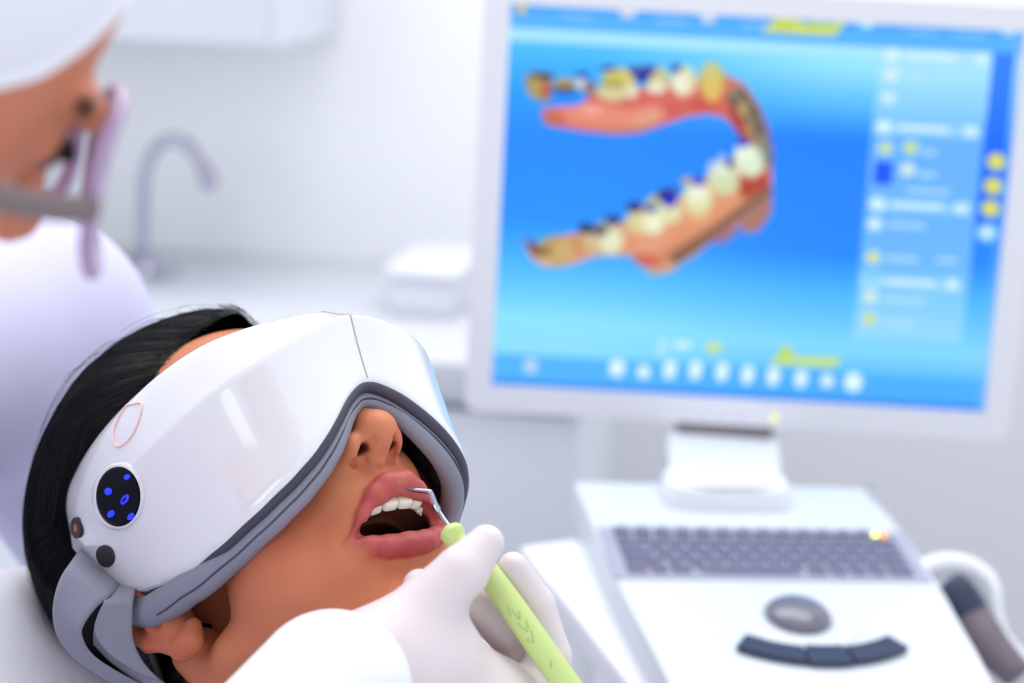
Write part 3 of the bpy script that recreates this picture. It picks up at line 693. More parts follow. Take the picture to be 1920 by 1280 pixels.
for q in (1, -1):
    for x, w_, h_, y, z, a in zip(xs, ws, hs, ys, zs_, ag):
        mesh('tooth', hx(tooth(q * x, y, z, -q * a, w_, h_ - (1.6 if q < 0 and x > 15 else 0), 6)[0]), tooth(0, 0, 0, 0, 1, 1, 1)[1], M_tooth, pa)
Sg = Sdf((-30, 30, -70), (30, 100, -44), 1.2)
Sg.ell((0, 60, -57), (17, 20, 6), 1); Sg.ell((0, 64, -51.5), (.9, 16, 1.2), 3, sub=True)
v_, f_ = Sg.net(); mesh('tongue', hx(v_), f_, M_tongue, pa)

# hair: combed straight back from the hairline to the back of the head
HC, HR = np.array([0, -17.1, 83.6]), np.array([95.5, 121.7, 85.2])
HCs, HRs = np.array([0, -4, 60.]), np.array([75.5, 100.5, 86.5])
line = np.array([(-72, -38, -34), (-75, -14, 20), (-75, 8, 40), (-71, 22, 72), (-63, 34, 89), (-52, 49, 101), (-42, 55, 110), (-28, 60, 119), (-14, 71, 123), (0, 80, 122)])
full = np.concatenate([line, (line * [-1, 1, 1])[::-1][1:]])
NU, NVh = 560, 46
HL = catmull(full, NU)
tgt = np.array([0, -.985, -.16]); tgt /= np.linalg.norm(tgt)
nn = np.linspace(-1, 1, NU)
S0 = (HL - HC) / HR; rad0 = np.linalg.norm(S0, axis=1); S0d = S0 / rad0[:, None]
gr = rng.normal(0, 1, NU); gr = np.convolve(gr, [.25, .5, .25], 'same') + .8 * np.interp(np.arange(NU), np.arange(0, NU, 9), rng.normal(0, 1, len(np.arange(0, NU, 9))))
gr2 = np.interp(np.arange(NU), np.arange(0, NU, 31), rng.normal(0, 1, len(np.arange(0, NU, 31))))
HV = np.zeros((NU, NVh, 3))
tt = np.linspace(0, 1, NVh) ** 1.15
om = np.arccos(np.clip(S0d @ tgt, -1, 1))
for j, t_ in enumerate(tt):
    D = (np.sin((1 - t_) * om)[:, None] * S0d + np.sin(t_ * om)[:, None] * tgt) / np.sin(om)[:, None]
    rise = sm(0, .24, t_)
    r_ = rad0 * (1 - rise) + 1.0 * rise
    r_ = r_ + (gr * .0028 + gr2 * .005) * sm(0, .12, t_) * (1 - .5 * t_)
    HV[:, j] = HC + D * HR * r_[:, None]
lim = 75.5 + 34 * sm(-42, -80, HV[..., 1]) + 40 * sm(92, 128, HV[..., 2])     # the massager presses the hair flat at the temples
HV[..., 0] = np.clip(HV[..., 0], -lim, lim)
HV[:, 0] -= 1.5 * ((HV[:, 0] - HCs) / np.linalg.norm(HV[:, 0] - HCs, axis=1)[:, None])
mesh('hair', hx(HV.reshape(-1, 3)), grid_faces(NU, NVh, flip=True), M_hair, pa, origin=HO)
Sn = Sdf((-90, -135, -110), (90, 0, 60), 2.2)
Sn.ell((0, -58, -20), (74, 56, 58), 1); Sn.ell((38, -52, -58), (32, 36, 30), 8)
v_, f_ = Sn.net(); v_ = v_ + np.stack([.8 * np.sin(v_[:, 2] * .9 + 3 * np.sin(v_[:, 1] * .05)), 0 * v_[:, 0], 0 * v_[:, 0]], 1)
mesh('nape_hair', hx(v_), f_, M_hair, pa, origin=HO)
# single loose strands
cu = bpy.data.curves.new('loose_strands', 'CURVE'); cu.dimensions = '3D'; cu.bevel_depth = .00009; cu.bevel_resolution = 0; cu.resolution_u = 2
def strand(pts):
    sp = cu.splines.new('POLY'); sp.points.add(len(pts) - 1)
    pts = hx(pts) - HO
    for p_, q_ in zip(sp.points, pts): p_.co = (*q_, 1)
for k in range(1500):                                           # fine strands lying along the combed hair
    i = rng.integers(40, NU - 40); j0 = rng.integers(0, 10); j1 = rng.integers(j0 + 14, NVh)
    lift = 1 + .004 + .010 * rng.random() * np.linspace(0, 1, j1 - j0)
    p_ = HV[np.clip(i + (np.linspace(0, rng.normal(0, 5), j1 - j0)).astype(int), 0, NU - 1), np.arange(j0, j1)]
    strand(HC + (p_ - HC) * lift[:, None])
for k in range(150):                                            # fly-aways above the crown and the back
    i = int(np.clip(rng.normal(NU * .42, NU * .16), 5, NU - 6)); j0 = rng.integers(0, NVh - 16); n_ = rng.integers(9, 16)
    p_ = HV[np.clip(i + (np.linspace(0, rng.normal(0, 22), n_)).astype(int), 0, NU - 1), np.arange(j0, j0 + n_)]
    lift = 1 + np.sin(np.linspace(0, math.pi * rng.uniform(.5, 1), n_)) * rng.uniform(.01, .07)
    strand(HC + (p_ - HC) * lift[:, None])
for k in range(420):                                            # fine baby hair at the hairline
    i = rng.integers(60, NU - 60); b_ = HL[i] + np.array([0, 0, 0.]); d_ = HV[i, 4] - HV[i, 0]; d_ /= np.linalg.norm(d_)
    nrm = (b_ - HCs) / HRs; nrm /= np.linalg.norm(nrm); side = np.cross(d_, nrm); L_ = rng.uniform(6, 16)
    st = b_ - d_ * rng.uniform(0, 7) + nrm * .3
    strand([st + d_ * L_ * q + nrm * (2.2 * q) + side * rng.normal(0, 2) * q * q for q in (0, .35, .7, 1)])
co = bpy.data.objects.new('loose_strands', cu); cu.materials.append(M_hair); link(co, pa); co['kind'] = 'stuff'
# torso under a bib (below the frame)
St = Sdf((-230, -220, -620), (230, 90, -120), 5)
St.cone((-125, -105, -290), (125, -105, -290), 52, 52, 30); St.ell((0, -100, -450), (150, 85, 230), 60)
St.cone((0, -78, -260), (0, -66, -205), 66, 60, 30)
v_, f_ = St.net(); mesh('shirt', hx(v_), f_, M_shirt, pa, origin=HO)

# ------------------------------------------------------------------ eye massager (same head frame)
TH = np.radians([0, 5, 10, 15, 22, 30, 40, 52, 65, 78, 85, 90, 95, 98, 101, 103])
ZB = [13.4, 8.6, 3.0, -4.1, -12.4, -19.2, -23.5, -24.3, -21.4, -14, -5, 4.5, 20, 33, 50, 64]
ZT = [65, 65, 65, 65.5, 67.5, 70.5, 75, 79.5, 84.5, 91, 94.5, 96.5, 97, 94.5, 88, 72]
NE = 2.319
def base(th, o):
    s_, c_ = np.sin(th), np.cos(th)
    return np.stack([(80 + o) * np.sign(s_) * np.abs(s_) ** (2 / NE), (131 + o) * np.sign(c_) * np.abs(c_) ** (2 / NE)], -1)
from itertools import accumulate
def zz(tab, th):
    t_ = np.abs(th); return np.interp(t_, TH, tab)
def smooth_tab(tab, th):
    k = np.radians(np.linspace(-2.5, 2.5, 7)); return np.mean([zz(tab, np.clip(np.abs(th) + q, -9, TH[-1])) for q in k], 0)
tu = np.linspace(-1, 1, 181); TE = math.radians(102.9)
th = np.sign(tu) * TE * (1 - (1 - np.abs(tu)) ** 1.35)
zb, ztp = smooth_tab(ZB, th), smooth_tab(ZT, th)
# section of the shell: (fraction of the height, outward offset); a crease runs across it
fr = np.sin(np.clip((TE - np.abs(th)) / math.radians(16), 0, 1) * math.pi / 2)       # thins out towards the ends
front = sm(math.radians(75), math.radians(5), np.abs(th))
prof_v = np.array([.02, .0, -.004, .01, .035, .08, .16, .28, .40, .50, .565, .592, .605, .63, .70, .78, .86, .92, .96, .985, 1.0, 1.0, .985, .96])
prof_s = np.array([-8.5, -7.5, -4.5, -1.5, 0, .8, 2.2, 4.2, 6.2, 7.9, 9.0, 9.4, 9.35, 8.7, 7.0, 5.2, 3.4, 1.9, .2, -2.0, -4.5, -7, -8.5, -8.5])
prof_f = np.array([-8.5, -7.5, -4.5, -1.5, 0, 1.0, 2.8, 5.8, 9.0, 11.9, 13.9, 14.6, 14.4, 13.2, 10.2, 7.0, 4.0, 1.8, -.3, -2.6, -5, -7.5, -8.5, -8.5])
NVs = len(prof_v)
off = prof_s[None] * (1 - front[:, None]) + prof_f[None] * front[:, None]
off = np.where(off > 0, off * (.25 + .75 * fr[:, None]), off * (.55 + .45 * fr[:, None]))
SV = np.zeros((len(th), NVs, 3))
for j in range(NVs):
    xy = np.stack([base(t_, o_) for t_, o_ in zip(th, off[:, j])])
    SV[:, j, 0] = xy[:, 0]; SV[:, j, 1] = xy[:, 1]; SV[:, j, 2] = zb + (ztp - zb) * prof_v[j]
# the end covers are recessed round the display
from mathutils.bvhtree import BVHTree
BV = BVHTree.FromPolygons([Vector(v) for v in SV.reshape(-1, 3)], grid_faces(len(th), NVs))
def shell_at(px, py):
    o, v = hray(px, py); v = v / np.linalg.norm(v); h_ = BV.ray_cast(Vector(o), Vector(v))
    if h_[0] is None: h_ = BV.find_nearest(Vector(o + v * 950))
    return np.array(h_[0])
em = empty('eye_massager', hx([[0, 110, 20]])[0], 'glossy white eye massager strapped over the patient\'s eyes', 'massager')
F = grid_faces(len(th), NVs) + [[i * NVs + NVs - 1, (i + 1) * NVs + NVs - 1, (i + 1) * NVs, i * NVs] for i in range(len(th) - 1)]
F += [list(range(NVs)), [(len(th) - 1) * NVs + j for j in range(NVs)][::-1]]
mesh('shell', hx(SV.reshape(-1, 3)), F, M_shell, em, sharp=60)
# seam down the middle
mid = len(th) // 2
sp = SV[mid, 4:19] + np.array([0, .05, 0]); sp = catmull(sp, 40)
mesh('seam', hx(tube(sp, .45, 6, up=(1, 0, 0))[0]), tube(sp, .45, 6, up=(1, 0, 0))[1], M_seam, em)
# gasket strip, padded roll, inner lining
def path(o, dz, lim):
    t_ = np.linspace(-1, 1, 161) * math.radians(lim)
    q = np.stack([base(a, o) for a in t_]); return np.stack([q[:, 0], q[:, 1], smooth_tab(ZB, t_) + dz], 1), t_
g_, t1 = path(-4.6, .6, 97); vf = tube(g_, np.interp(np.degrees(t1), [-97, -50, -20, 0, 20, 97], [3.6, 3.6, 3.4, 3.2, 3.0, 2.6]), 10, up=(0, 0, 1)); mesh('gasket', hx(vf[0]), vf[1], M_gasket, em)
r_, t2 = path(-12, -2.0, 95)
ta = np.abs(np.degrees(t2)); po = np.interp(ta, [0, 66, 84, 95], [-11.5, -11.5, -4, -2])
r_[:, :2] = [base(a, o_) for a, o_ in zip(t2, po)]; r_[:, 2] -= np.interp(ta, [0, 66, 82, 90, 95], [0, 0, 4, 9, 13])
rr = np.interp(np.abs(np.degrees(t2)), [0, 8, 20, 60, 90, 97], [4.6, 4.8, 5.6, 6.4, 9, 7.5])
vf = tube(r_, rr, 18, up=(0, 0, 1)); pad = mesh('cushion', hx(vf[0]), vf[1], M_pad, em)
s_ = np.array([np.append(base(a, o_ + q_ * .80), z_ - q_ * .62) for a, q_, z_, o_ in zip(t2, rr, r_[:, 2], po)])
vf = tube(s_[5:-5], .5, 6, up=(0, 0, 1)); mesh('stitching', hx(vf[0]), vf[1], M_gasket, pad)
NL = 14
LV = np.zeros((161, NL, 3))
for j in range(NL):
    a_ = j / (NL - 1); q_, t4 = path(-13 - 2.5 * a_ ** .8, -5 + 50 * a_ ** 1.1, 90)
    wr = 1.4 * np.sin(t4 * 30 + 2.5 * a_) * math.sin(a_ * math.pi) + 1.5 * np.sin(a_ * 18 + 2 * np.sin(t4 * 5))
    n2 = np.stack([np.sin(t4), np.cos(t4), 0 * t4], 1); LV[:, j] = q_ - n2 * wr[:, None]
mesh('lining', hx(LV.reshape(-1, 3)), grid_faces(161, NL, flip=True), M_lining, em)
# round display with its lit symbols, two buttons, pink outline
def surf_frame(px, py):
    p = shell_at(px, py); A = SV[:, 4:19].reshape(-1, 3); A = A[A[:, 0] > 0]
    k = np.argsort(np.linalg.norm(A - p, axis=1))[:16]; B = A[k]; c_ = B.mean(0)
    n_ = np.linalg.svd(B - c_)[2][2]; o, v = hray(px, py); v = v / np.linalg.norm(v)
    if n_ @ v > 0: n_ = -n_
    return o + v * (((c_ - o) @ n_) / (v @ n_)), n_
def on_plane(px, py, p, n_):
    o, v = hray(px, py); return o + v * (((p - o) @ n_) / (v @ n_))
def disc_px(cx, cy, rx, ry, rot, p, n_, lift, depth, seg=40, dome=0.):
    t_ = math.radians(rot); ring = []
    for a in np.linspace(0, 2 * math.pi, seg, endpoint=False):
        x_, y_ = rx * math.cos(a), ry * math.sin(a)
        ring.append(on_plane(cx + x_ * math.cos(t_) - y_ * math.sin(t_), cy + x_ * math.sin(t_) + y_ * math.cos(t_), p, n_))
    ring = np.array(ring); c_ = ring.mean(0)
    V = np.concatenate([ring - n_ * depth, ring + n_ * lift, c_ + (ring - c_) * .9 + n_ * (lift + .25 + dome * .3), [c_ + n_ * (lift + .3 + dome)]])
    F = [[j * seg + i, j * seg + (i + 1) % seg, (j + 1) * seg + (i + 1) % seg, (j + 1) * seg + i] for j in (0, 1) for i in range(seg)] + [[2 * seg + i, 2 * seg + (i + 1) % seg, 3 * seg] for i in range(seg)]
    bm = bmesh.new(); vs = [bm.verts.new(v) for v in V]
    for f in F: bm.faces.new([vs[i] for i in f])
    bmesh.ops.recalc_face_normals(bm, faces=bm.faces[:]); r = bmVF(bm); bm.free(); return r
p, n_ = surf_frame(225, 929)
vf = disc_px(222, 930, 48, 63, 0, p, n_, .7, 4); mesh('display_rim', hx(vf[0]), vf[1], M_shell, em)
vf = disc_px(225, 930, 41, 56, 0, p, n_, 1.3, 3); dp = mesh('display', hx(vf[0]), vf[1], M_black, em, label='round black display with blue lit symbols')
for x_, y_, a, b, r in ((243, 893, 6, 5, -30), (208, 920, 7, 7, 0), (239, 935, 6, 11, 35), (213, 962, 8, 6, -45), (250, 967, 8, 5, -55)):
    vf = disc_px(x_, y_, a, b, r, p, n_, 1.75, 0, 12); mesh('symbol', hx(vf[0]), vf[1], M_blue, dp)
vf = disc_px(239, 935, 2, 6.5, 35, p, n_, 2.0, 0, 10); mesh('symbol', hx(vf[0]), vf[1], M_black, dp)
p2, n2 = surf_frame(146, 989)
vf = disc_px(145, 989, 10, 20, -4, p2, n2, .9, 3, 24); bt = mesh('button', hx(vf[0]), vf[1], M_button, em, label='small dark oval button with amber mark')
vf = disc_px(146, 989, 3, 8, -4, p2, n2, 1.35, 0, 12); mesh('amber_mark', hx(vf[0]), vf[1], M_amber, bt)
p3, n3 = surf_frame(199, 1042)
vf = disc_px(199, 1042, 16, 21, -20, p3, n3, .9, 3, 24); mesh('button', hx(vf[0]), vf[1], M_button, em, label='plain dark oval button')
epx = catmull(np.array([(238, 760), (252, 757), (267, 757), (262, 785), (251, 812), (236, 830), (219, 837), (214, 815), (220, 790), (238, 760)]), 54)
nn_ = surf_frame(240, 795)[1]; emb = np.array([shell_at(*q_) for q_ in epx]) + nn_ * .35
vf = tube(emb, .6, 6, up=tuple(nn_)); mesh('outline_mark', hx(vf[0]), vf[1], M_pink, em)
# elastic strap: three overlapping runs over the hair
def ribbon(e1, e2, n=36, out=1.03, thick=1.6, dd=None):
    A = np.array([q[:2] for q in e1], float); B = np.array([q[:2] for q in e2], float)
    A, B = catmull(A, n), catmull(B, n); V = np.zeros((n, 9, 3))
    for i in range(n):
        for j in range(9):
            x_, y_ = A[i] + (B[i] - A[i]) * j / 8
            d_ = dd(i / (n - 1), j / 8); V[i, j] = hcam(x_, y_, d_)
    nr = np.cross(np.gradient(V, axis=0), np.gradient(V, axis=1)); nr /= np.linalg.norm(nr, axis=2)[..., None] + 1e-9
    tc = RH.T @ np.array([0, 0, 1.]); sg = np.sign((nr @ tc).mean()) or 1
    nr = nr * sg
    T_ = V + nr * thick / 2; U_ = V - nr * thick / 2
    W_ = np.concatenate([T_, U_[:, ::-1]], 1); m = W_.shape[1]
    F = grid_faces(n, m, wrap_v=True) + [list(range(m)), [(n - 1) * m + i for i in range(m)][::-1]]
    bm = bmesh.new(); vs = [bm.verts.new(v) for v in W_.reshape(-1, 3)]
    for f in F: bm.faces.new([vs[i] for i in f])
    bmesh.ops.recalc_face_normals(bm, faces=bm.faces[:]); r = bmVF(bm); bm.free(); return r
vf = ribbon([(236, 1066), (215, 1108), (180, 1138), (157, 1168), (152, 1192), (172, 1228), (222, 1262), (290, 1296), (350, 1320)],
            [(168, 1006), (138, 1046), (112, 1090), (101, 1140), (108, 1188), (138, 1230), (196, 1270), (262, 1312), (330, 1345)],
            dd=lambda a, b: .950 + .006 * a + .018 * b * (1 - a * .4) - .008 * math.sin(a * 3.1) + .05 * max(0, .17 - a) / .17)
mesh('strap', hx(vf[0]), vf[1], M_strap, em, label='grey elastic strap looped over the hair')
vf = ribbon([(214, 1084), (200, 1120), (184, 1150), (178, 1185), (205, 1225), (262, 1262)], [(268, 1080), (252, 1112), (248, 1160), (250, 1200), (268, 1240), (300, 1275)], dd=lambda a, b: .942 + .006 * a + .001 * b + .045 * max(0, .26 - a) / .26)
mesh('strap', hx(vf[0]), vf[1], M_strap, em, label='inner strap run in front of the ear')
vf = ribbon([(176, 1180), (210, 1206), (252, 1236), (292, 1268), (330, 1300)], [(176, 1206), (204, 1236), (240, 1264), (276, 1292), (310, 1320)], dd=lambda a, b: .950 + .004 * b)
mesh('strap', hx(vf[0]), vf[1], M_strap, em, label='folded strap end')

# ------------------------------------------------------------------ chair with headrest
def cd(px, py, d): return pc(px, py, d)
hb = np.array([0, -150, 30.])
ch = empty('dental_chair', np.array([HO[0] + .05, HO[1], 0]), 'white vinyl dental chair headrest behind the patient\'s black hair', 'chair')
Sr = Sdf((-180, -230, -190), (180, -60, 160), 3.5)
Sr.D[:] = 60
def rbox(x, y, z, c_, b_, r): 
    q = [np.abs(x - c_[0]) - b_[0] + r, np.abs(y - c_[1]) - b_[1] + r, np.abs(z - c_[2]) - b_[2] + r]
    return np.sqrt(np.maximum(q[0], 0) ** 2 + np.maximum(q[1], 0) ** 2 + np.maximum(q[2], 0) ** 2) + np.minimum(np.maximum(np.maximum(q[0], q[1]), q[2]), 0) - r
Sr._put((-175, -230, -190), (175, -60, 155), lambda x, y, z: rbox(x, y, z, (0, -146, 6), (160, 46, 132), 44), 1, False)
Sr.ell(HC, HR + 1.0, 14, sub=True)
Sr.ell((0, -58, -20), (75, 57, 59), 10, sub=True)
v_, f_ = Sr.net(); mesh('headrest', hx(v_), f_, M_pillow, ch)
bk = box((-190, -300, -900), (190, -200, -220), 40, 4)
mesh('backrest', hx(bk[0]), bk[1], M_pillow, ch)
mesh('headrest_bar', hx(box((-30, -215, -240), (30, -190, -100), 5)[0]), box((-30, -215, -240), (30, -190, -100), 5)[1], M_chrome, ch)
lowc = hx([[0, -235, -850]])[0]
mesh('pillar', *xf(lathe([(0, .05), (.09, .05), (.07, .1), (.07, max(.15, lowc[2])), (0, max(.15, lowc[2]))], 28), np.eye(3), (lowc[0], lowc[1], 0)), M_plastic, ch)
mesh('foot_plate', *xf(prism(rrect(-.3, -.35, .3, .35, .1), 0, .05, .01), np.eye(3), (lowc[0], lowc[1], 0)), M_grey, ch)

# ------------------------------------------------------------------ dentist: head seen from behind the cheek, leaning in from the left
Ud = np.array([.61, .79, 0.]); Ud /= np.linalg.norm(Ud)
Fd = np.array([.60, -.36, -.66]); Fd -= Ud * (Fd @ Ud); Fd /= np.linalg.norm(Fd)
Rd = np.cross(Fd, Ud)
RD = np.stack([Rd, Fd, Ud], 1); tD = pc(112, 285, .67) - RD @ np.array([31, 98, 22]) / 1000
DW = AX.T @ RD; DO = cw(tD)
def dx(V): return np.asarray(V, float) / 1000 @ DW.T + DO
def dcam(p): return RD.T @ (np.asarray(p) - tD) * 1000
dn = empty('person', DO, 'blurred dentist in white cap, glasses and white coat leaning in from left', 'person')
nk = dcam((-.40, -.155, -.85))
dv, df = make_head(2.0, openm=False, neck=((0, -30, -60), tuple(nk)), lo=tuple(np.minimum((-110, -130, -120), nk - 70)))
SK2 = np.array(lin(214, 136, 104)); cols = np.tile(SK2, (len(dv), 1))
warm = np.exp(-(((np.abs(dv[:, 0]) - 50) / 26) ** 2 + ((dv[:, 1] - 66) / 30) ** 2 + ((dv[:, 2] + 22) / 30) ** 2))[:, None]
cols = cols * (1 - .3 * warm * np.array([.15, 1, .9]))
br = np.zeros(len(dv))
for q in (1, -1): br = np.maximum(br, 1 - sm(1, 4, chain_d(dv, [(q * 14, 100, 38), (q * 32, 98, 44), (q * 50, 84, 40)], [2, 2, 1.4])))
cols = cols * (1 - br[:, None]) + np.array(lin(84, 54, 44)) * br[:, None]
lp = (1 - sm(0, 3, np.minimum(chain_d(dv, [(-22, 94, -43), (0, 104, -40.5), (22, 94, -43)], [3, 5, 3]), chain_d(dv, [(-20, 94, -48), (0, 102, -49), (20, 94, -48)], [3, 5.5, 3]))))[:, None]
cols = cols * (1 - lp) + np.array(lin(176, 76, 78)) * lp
mesh('body', dx(dv), df, M_skin2, dn, origin=DO, cols=cols, label='tanned head and neck bent forward')
for q in (1, -1):
    S_ = bmesh.new(); bmesh.ops.create_uvsphere(S_, u_segments=20, v_segments=12, radius=11.6); V, F = bmVF(S_); S_.free()
    mesh('eye', dx(V + [q * 31, 87.5, 22]), F, mat('eyeball', lin(60, 44, 40), .15), dn)
    la = np.array([(q * (31 + 13 * math.sin(a)), 92.5 + 4 * math.cos(a), 23 + 1.5 * math.cos(a)) for a in np.linspace(-1.3, 1.3, 16)])
    vf = tube(la, np.interp(np.linspace(0, 1, 16), [0, .5, 1], [2.0, 4.2, 3.0]), 8, up=(0, 0, 1)); mesh('eyelash', dx(vf[0]), vf[1], mat('eyelash_black', lin(22, 14, 14), .6), dn)
# surgical cap
N1, N2 = 180, 30
cv = []
for i in range(N1):
    a = 2 * math.pi * i / N1
    for j in range(N2):
        # edge height: low at the nape, high on the forehead
        edge = math.radians(np.interp(abs((math.degrees(a) + 180) % 360 - 180), [0, 25, 40, 46, 52, 60, 72, 100, 180], [42, 30, 14, 2, -12, -22, -28, -34, -38]))
        e_ = edge + (math.pi / 2 - edge) * j / (N2 - 1)
        r_ = 1.03 + .008 * math.sin(a * 5 + e_ * 3) * (1 - j / N2) + .03 * math.sin((j / (N2 - 1)) * math.pi)
        cv.append(HCs + HRs * r_ * np.array([math.cos(e_) * math.sin(a), math.cos(e_) * math.cos(a), math.sin(e_)]))
cf = [[i * N2 + j, ((i + 1) % N1) * N2 + j, ((i + 1) % N1) * N2 + j + 1, i * N2 + j + 1] for i in range(N1) for j in range(N2 - 1)]
capo = mesh('surgical_cap', dx(cv), [f[::-1] for f in cf], M_cap, dn, label='white cloth surgical cap')
edge_ = np.array([cv[i * N2] for i in list(range(N1)) + [0]]); vf = tube(edge_, 2.2, 8, up=(0, 0, 1)); mesh('cap_hem', dx(vf[0]), vf[1], M_cap, capo)
# coat: torso, both sleeves (camera frame, mm)
Sc = Sdf((-620, -640, -1520), (60, 130, -520), 6.5)
mmc = lambda *p: np.array(p, float) * 1000
Sc.cone(mmc(-.44, -.16, -.72), mmc(-.40, -.04, -1.10), 88, 84, 40); Sc.cone(mmc(-.40, -.04, -1.10), mmc(-.325, .0, -1.27), 90, 84, 30)               # shoulders
Sc.cone(mmc(-.42, -.22, -.86), mmc(-.45, -.62, -.86), 150, 150, 60)                # torso
Sc.cone(mmc(-.325, .0, -1.27), mmc(-.235, -.21, -1.36), 84, 60, 20); Sc.cone(mmc(-.235, -.21, -1.36), mmc(-.165, -.20, -1.29), 56, 44, 16)
Sc.cone(mmc(-.40, -.18, -.66), mmc(-.27, -.385, -.66), 72, 60, 24)
Sc.cone(mmc(-.368, -.10, -.835), mmc(-.40, -.15, -.85), 69, 90, 20)                  # collar round the neck
v_, f_ = Sc.net()
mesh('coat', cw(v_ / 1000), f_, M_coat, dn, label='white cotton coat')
# right forearm sleeve reaching to the patient's chin
el = mmc(-.27, -.385, -.66); wr = pc(622, 1296, .845) * 1000
Sf = Sdf((-350, -470, -900), (0, -100, -580), 3.2)
Sf.cone(el, el * .45 + wr * .55, 60, 50, 10); Sf.cone(el * .45 + wr * .55, wr, 50, 36, 10)
v_, f_ = Sf.net(); mesh('sleeve', cw(v_ / 1000), f_, M_coat_lit, dn, label='white sleeve of the right arm')
# gloves: palm, thumb and four separate fingers (camera frame, mm)
def glove(palm, fingers, lo, hi, h, name='glove', label=None):
    S = Sdf(lo, hi, h)
    for a, b, ra, rb in palm: S.cone(a, b, ra, rb, 16)
    for pts, rad, k in fingers:
        T_ = Sdf(lo, hi, h); T_.chain(pts, rad, 2.0)
        hh_ = np.maximum(k - np.abs(S.D - T_.D), 0) / k; S.D = np.minimum(S.D, T_.D) - hh_ * hh_ * k / 4
    v_, f_ = S.net(); return mesh(name, cw(v_ / 1000), f_, M_glove, dn, label=label)
q = lambda px, py, d: pc(px, py, d) * 1000
palm = [(q(600, 1300, .850), q(700, 1262, .866), 25, 25), (q(700, 1262, .866), q(800, 1225, .876), 25, 24), (q(780, 1275, .880), q(905, 1330, .896), 27, 24), (q(905, 1330, .896), q(985, 1345, .905), 22, 18)]
fingers = [([q(720, 1225, .868), q(800, 1138, .872), q(866, 1072, .872), q(911, 1018, .878)], [19, 14.5, 12.2, 8.6], 10),
           ([q(985, 1340, .906), q(1030, 1230, .916), q(1004, 1135, .913), q(962, 1064, .906)], [14, 10.5, 9.4, 7.6], 5),
           ([q(945, 1340, .922), q(975, 1215, .930), q(890, 1130, .914), q(786, 1096, .898)], [12, 9.6, 9.0, 7.6], 3),
           ([q(900, 1360, .924), q(925, 1270, .930), q(860, 1240, .924), q(815, 1275, .916)], [11, 9, 8.6, 7.4], 3),
           ([q(850, 1380, .924), q(862, 1330, .932), q(800, 1300, .926), q(765, 1330, .916)], [10, 8, 7.6, 6.6], 3)]
glove(palm, fingers, (-110, -215, -990), (50, -70, -815), 1.5, label='pale latex glove gripping the green scaler')
w2 = mmc(-.15, -.20, -1.285)
p_ = lambda *a: w2 + np.array(a, float)
glove([(p_(-10, -4, 0), p_(20, 0, 4), 26, 25), (p_(20, 0, 4), p_(62, 8, 2), 24, 22), (p_(40, -16, 0), p_(70, -18, 0), 16, 15)],
      [([p_(66, 22, 4), p_(104, 20, 14), p_(124, 10, 8), p_(134, -2, -2)], [10, 9, 8, 7], 5), ([p_(72, 4, 4), p_(112, 2, 14), p_(136, -6, 8), p_(146, -18, -2)], [10, 9, 8, 7], 4),
       ([p_(70, -14, 2), p_(106, -18, 12), p_(128, -26, 6), p_(136, -38, -2)], [9.5, 8.6, 8, 7], 4), ([p_(62, -28, 0), p_(90, -36, 8), p_(106, -44, 4), p_(112, -54, -2)], [8.6, 7.6, 7, 6.2], 4),
       ([p_(16, 18, 8), p_(40, 40, 14), p_(66, 44, 12), p_(84, 40, 8)], [14, 11, 10, 8], 8)],
      tuple(w2 + [-60, -90, -50]), tuple(w2 + [170, 80, 60]), 2.2, label='second latex glove behind the patient\'s head')

# safety glasses on the dentist
gl = empty('safety_glasses', dx([[0, 110, 10]])[0], 'clear wide safety glasses with grey temple arms worn by the dentist', 'glasses')
gl_rot = math.radians(27)                                       # arms rising to the front
def gtilt(V):
    V = np.array(V, float); y_, z_ = V[:, 1] - 120, V[:, 2] - 4
    return np.stack([V[:, 0], 118 + y_ * math.cos(gl_rot) - z_ * math.sin(gl_rot), 27 + y_ * math.sin(gl_rot) + z_ * math.cos(gl_rot)], 1)
for q in (1, -1):
    arm = catmull([(q * 86, -6, 24), (q * 85, 30, 14), (q * 80, 70, 6), (q * 69, 98, 2)], 24)
    vf = tube(gtilt(arm), [3.4] * 24, 10, flat=1.5, up=(0, 0, 1)); mesh('temple_arm', dx(vf[0]), vf[1], M_arm, gl)
    # lens rim: a closed loop, wide and deep
    aa = np.linspace(0, 2 * math.pi, 60)
    ex = lambda a: np.array([q * (38 + 30 * np.sign(math.cos(a)) * abs(math.cos(a)) ** .75), 0, 2 + 31 * np.sign(math.sin(a)) * abs(math.sin(a)) ** .8])
    rim = np.array([ex(a) for a in aa]); rim[:, 1] = 124 - ((np.abs(rim[:, 0]) - 6) / 62) ** 2 * 26 - rim[:, 2] * .08
    vf = tube(gtilt(rim), 3.0, 8, up=(0, 1, 0)); mesh('rim', dx(vf[0]), vf[1], M_frame, gl)
    LVn = []; 
    for r in np.linspace(0, 1, 8):
        for a in aa[:-1]:
            c0 = np.array([q * 38, 0, 2]); w_ = c0 + (ex(a) - c0) * r; w_[1] = 124 - ((abs(w_[0]) - 6) / 62) ** 2 * 26 - w_[2] * .08; LVn.append(w_)
    m_ = len(aa) - 1; LVn = gtilt(LVn)
    LF = [[i * m_ + j, i * m_ + (j + 1) % m_, (i + 1) * m_ + (j + 1) % m_, (i + 1) * m_ + j] for i in range(7) for j in range(m_)]
    lo_ = mesh('lens', dx(LVn), LF, M_lens, gl)
    mod = lo_.modifiers.new('thickness', 'SOLIDIFY'); mod.thickness = .0018
vf = tube(gtilt(catmull([(-10, 124, 6), (0, 127, 10), (10, 124, 6)], 12)), 2.4, 8, up=(0, 1, 0)); mesh('bridge', dx(vf[0]), vf[1], M_frame, gl)

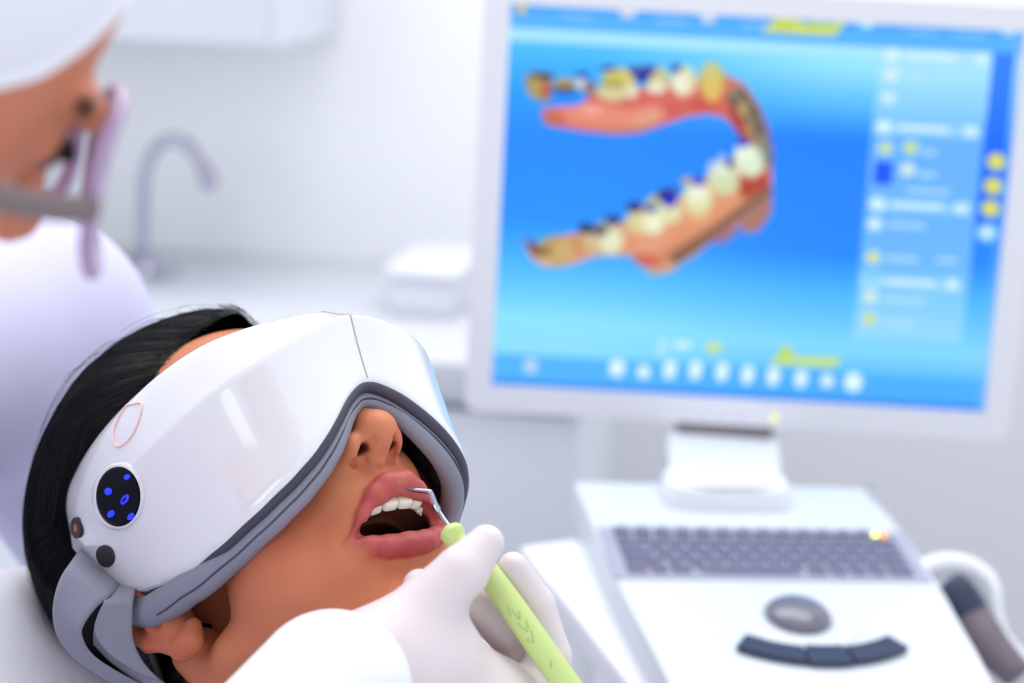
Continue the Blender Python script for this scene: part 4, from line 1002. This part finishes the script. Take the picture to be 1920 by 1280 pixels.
# ------------------------------------------------------------------ green ultrasonic scaler held at the teeth
sc_ = empty('dental_scaler', P(960, 1150, .885), 'lime green dental scaler with bent steel tip held by gloved hand', 'dental tool')
tip = catmull([P(764, 917, .9225), P(785, 919, .919), P(803, 921, .9165), P(808, 925, .916), P(815, 944, .914), P(820, 954, .9135), P(828, 968, .912), P(843, 990, .909)], 60)
mesh('steel_tip', *tube(tip, np.interp(np.linspace(0, 1, 60), [0, .1, .45, .5, .72, .76, 1], [.0009, .0011, .0013, .0014, .0017, .0012, .0014]), 12), M_steel, sc_)
hp = catmull([P(839, 985, .9096), P(846, 996, .9082), P(858, 1016, .906), P(884, 1040, .9030), P(928, 1092, .8985), P(990, 1180, .8925), P(1062, 1283, .886), P(1150, 1410, .879), P(1260, 1570, .87)], 90)
mesh('handle', *tube(hp, np.interp(np.linspace(0, 1, 90), [0, .02, .07, .14, .25, .33, .45, .6, .95, 1], [.0016, .0024, .0048, .0062, .0050, .0050, .0060, .0064, .0066, .005]), 28), M_green, sc_)
# worn lettering on the handle: broken strokes
hs_ = hp; 
def hpt(s, ang, lift=1.006):
    i = s * 89; j = int(i); c0 = hs_[j] + (hs_[min(j + 1, 89)] - hs_[j]) * (i - j)
    T_ = hs_[min(j + 1, 89)] - hs_[j]; T_ /= np.linalg.norm(T_); to = CAM - c0; to -= T_ * (to @ T_); to /= np.linalg.norm(to); sd = np.cross(T_, to)
    r = np.interp(s, [0, .02, .07, .14, .25, .33, .45, .6, .95, 1], [.0016, .0024, .0048, .0062, .0050, .0050, .0060, .0064, .0066, .005])
    return c0 + lift * r * (math.cos(ang) * to + math.sin(ang) * sd)
for k, (s0, s1, a0, a1) in enumerate([(.565, .585, .2, .5), (.575, .600, .1, .1), (.585, .60, -.25, .0), (.605, .63, .35, .1), (.61, .625, -.3, -.1), (.632, .655, -.2, .25), (.64, .65, .4, .45), (.70, .712, -.1, .2)]):
    pp = [hpt(s0 + (s1 - s0) * t_, a0 + (a1 - a0) * t_) for t_ in np.linspace(0, 1, 6)]
    mesh('printed_mark', *tube(pp, .0004, 6), M_mark, sc_)
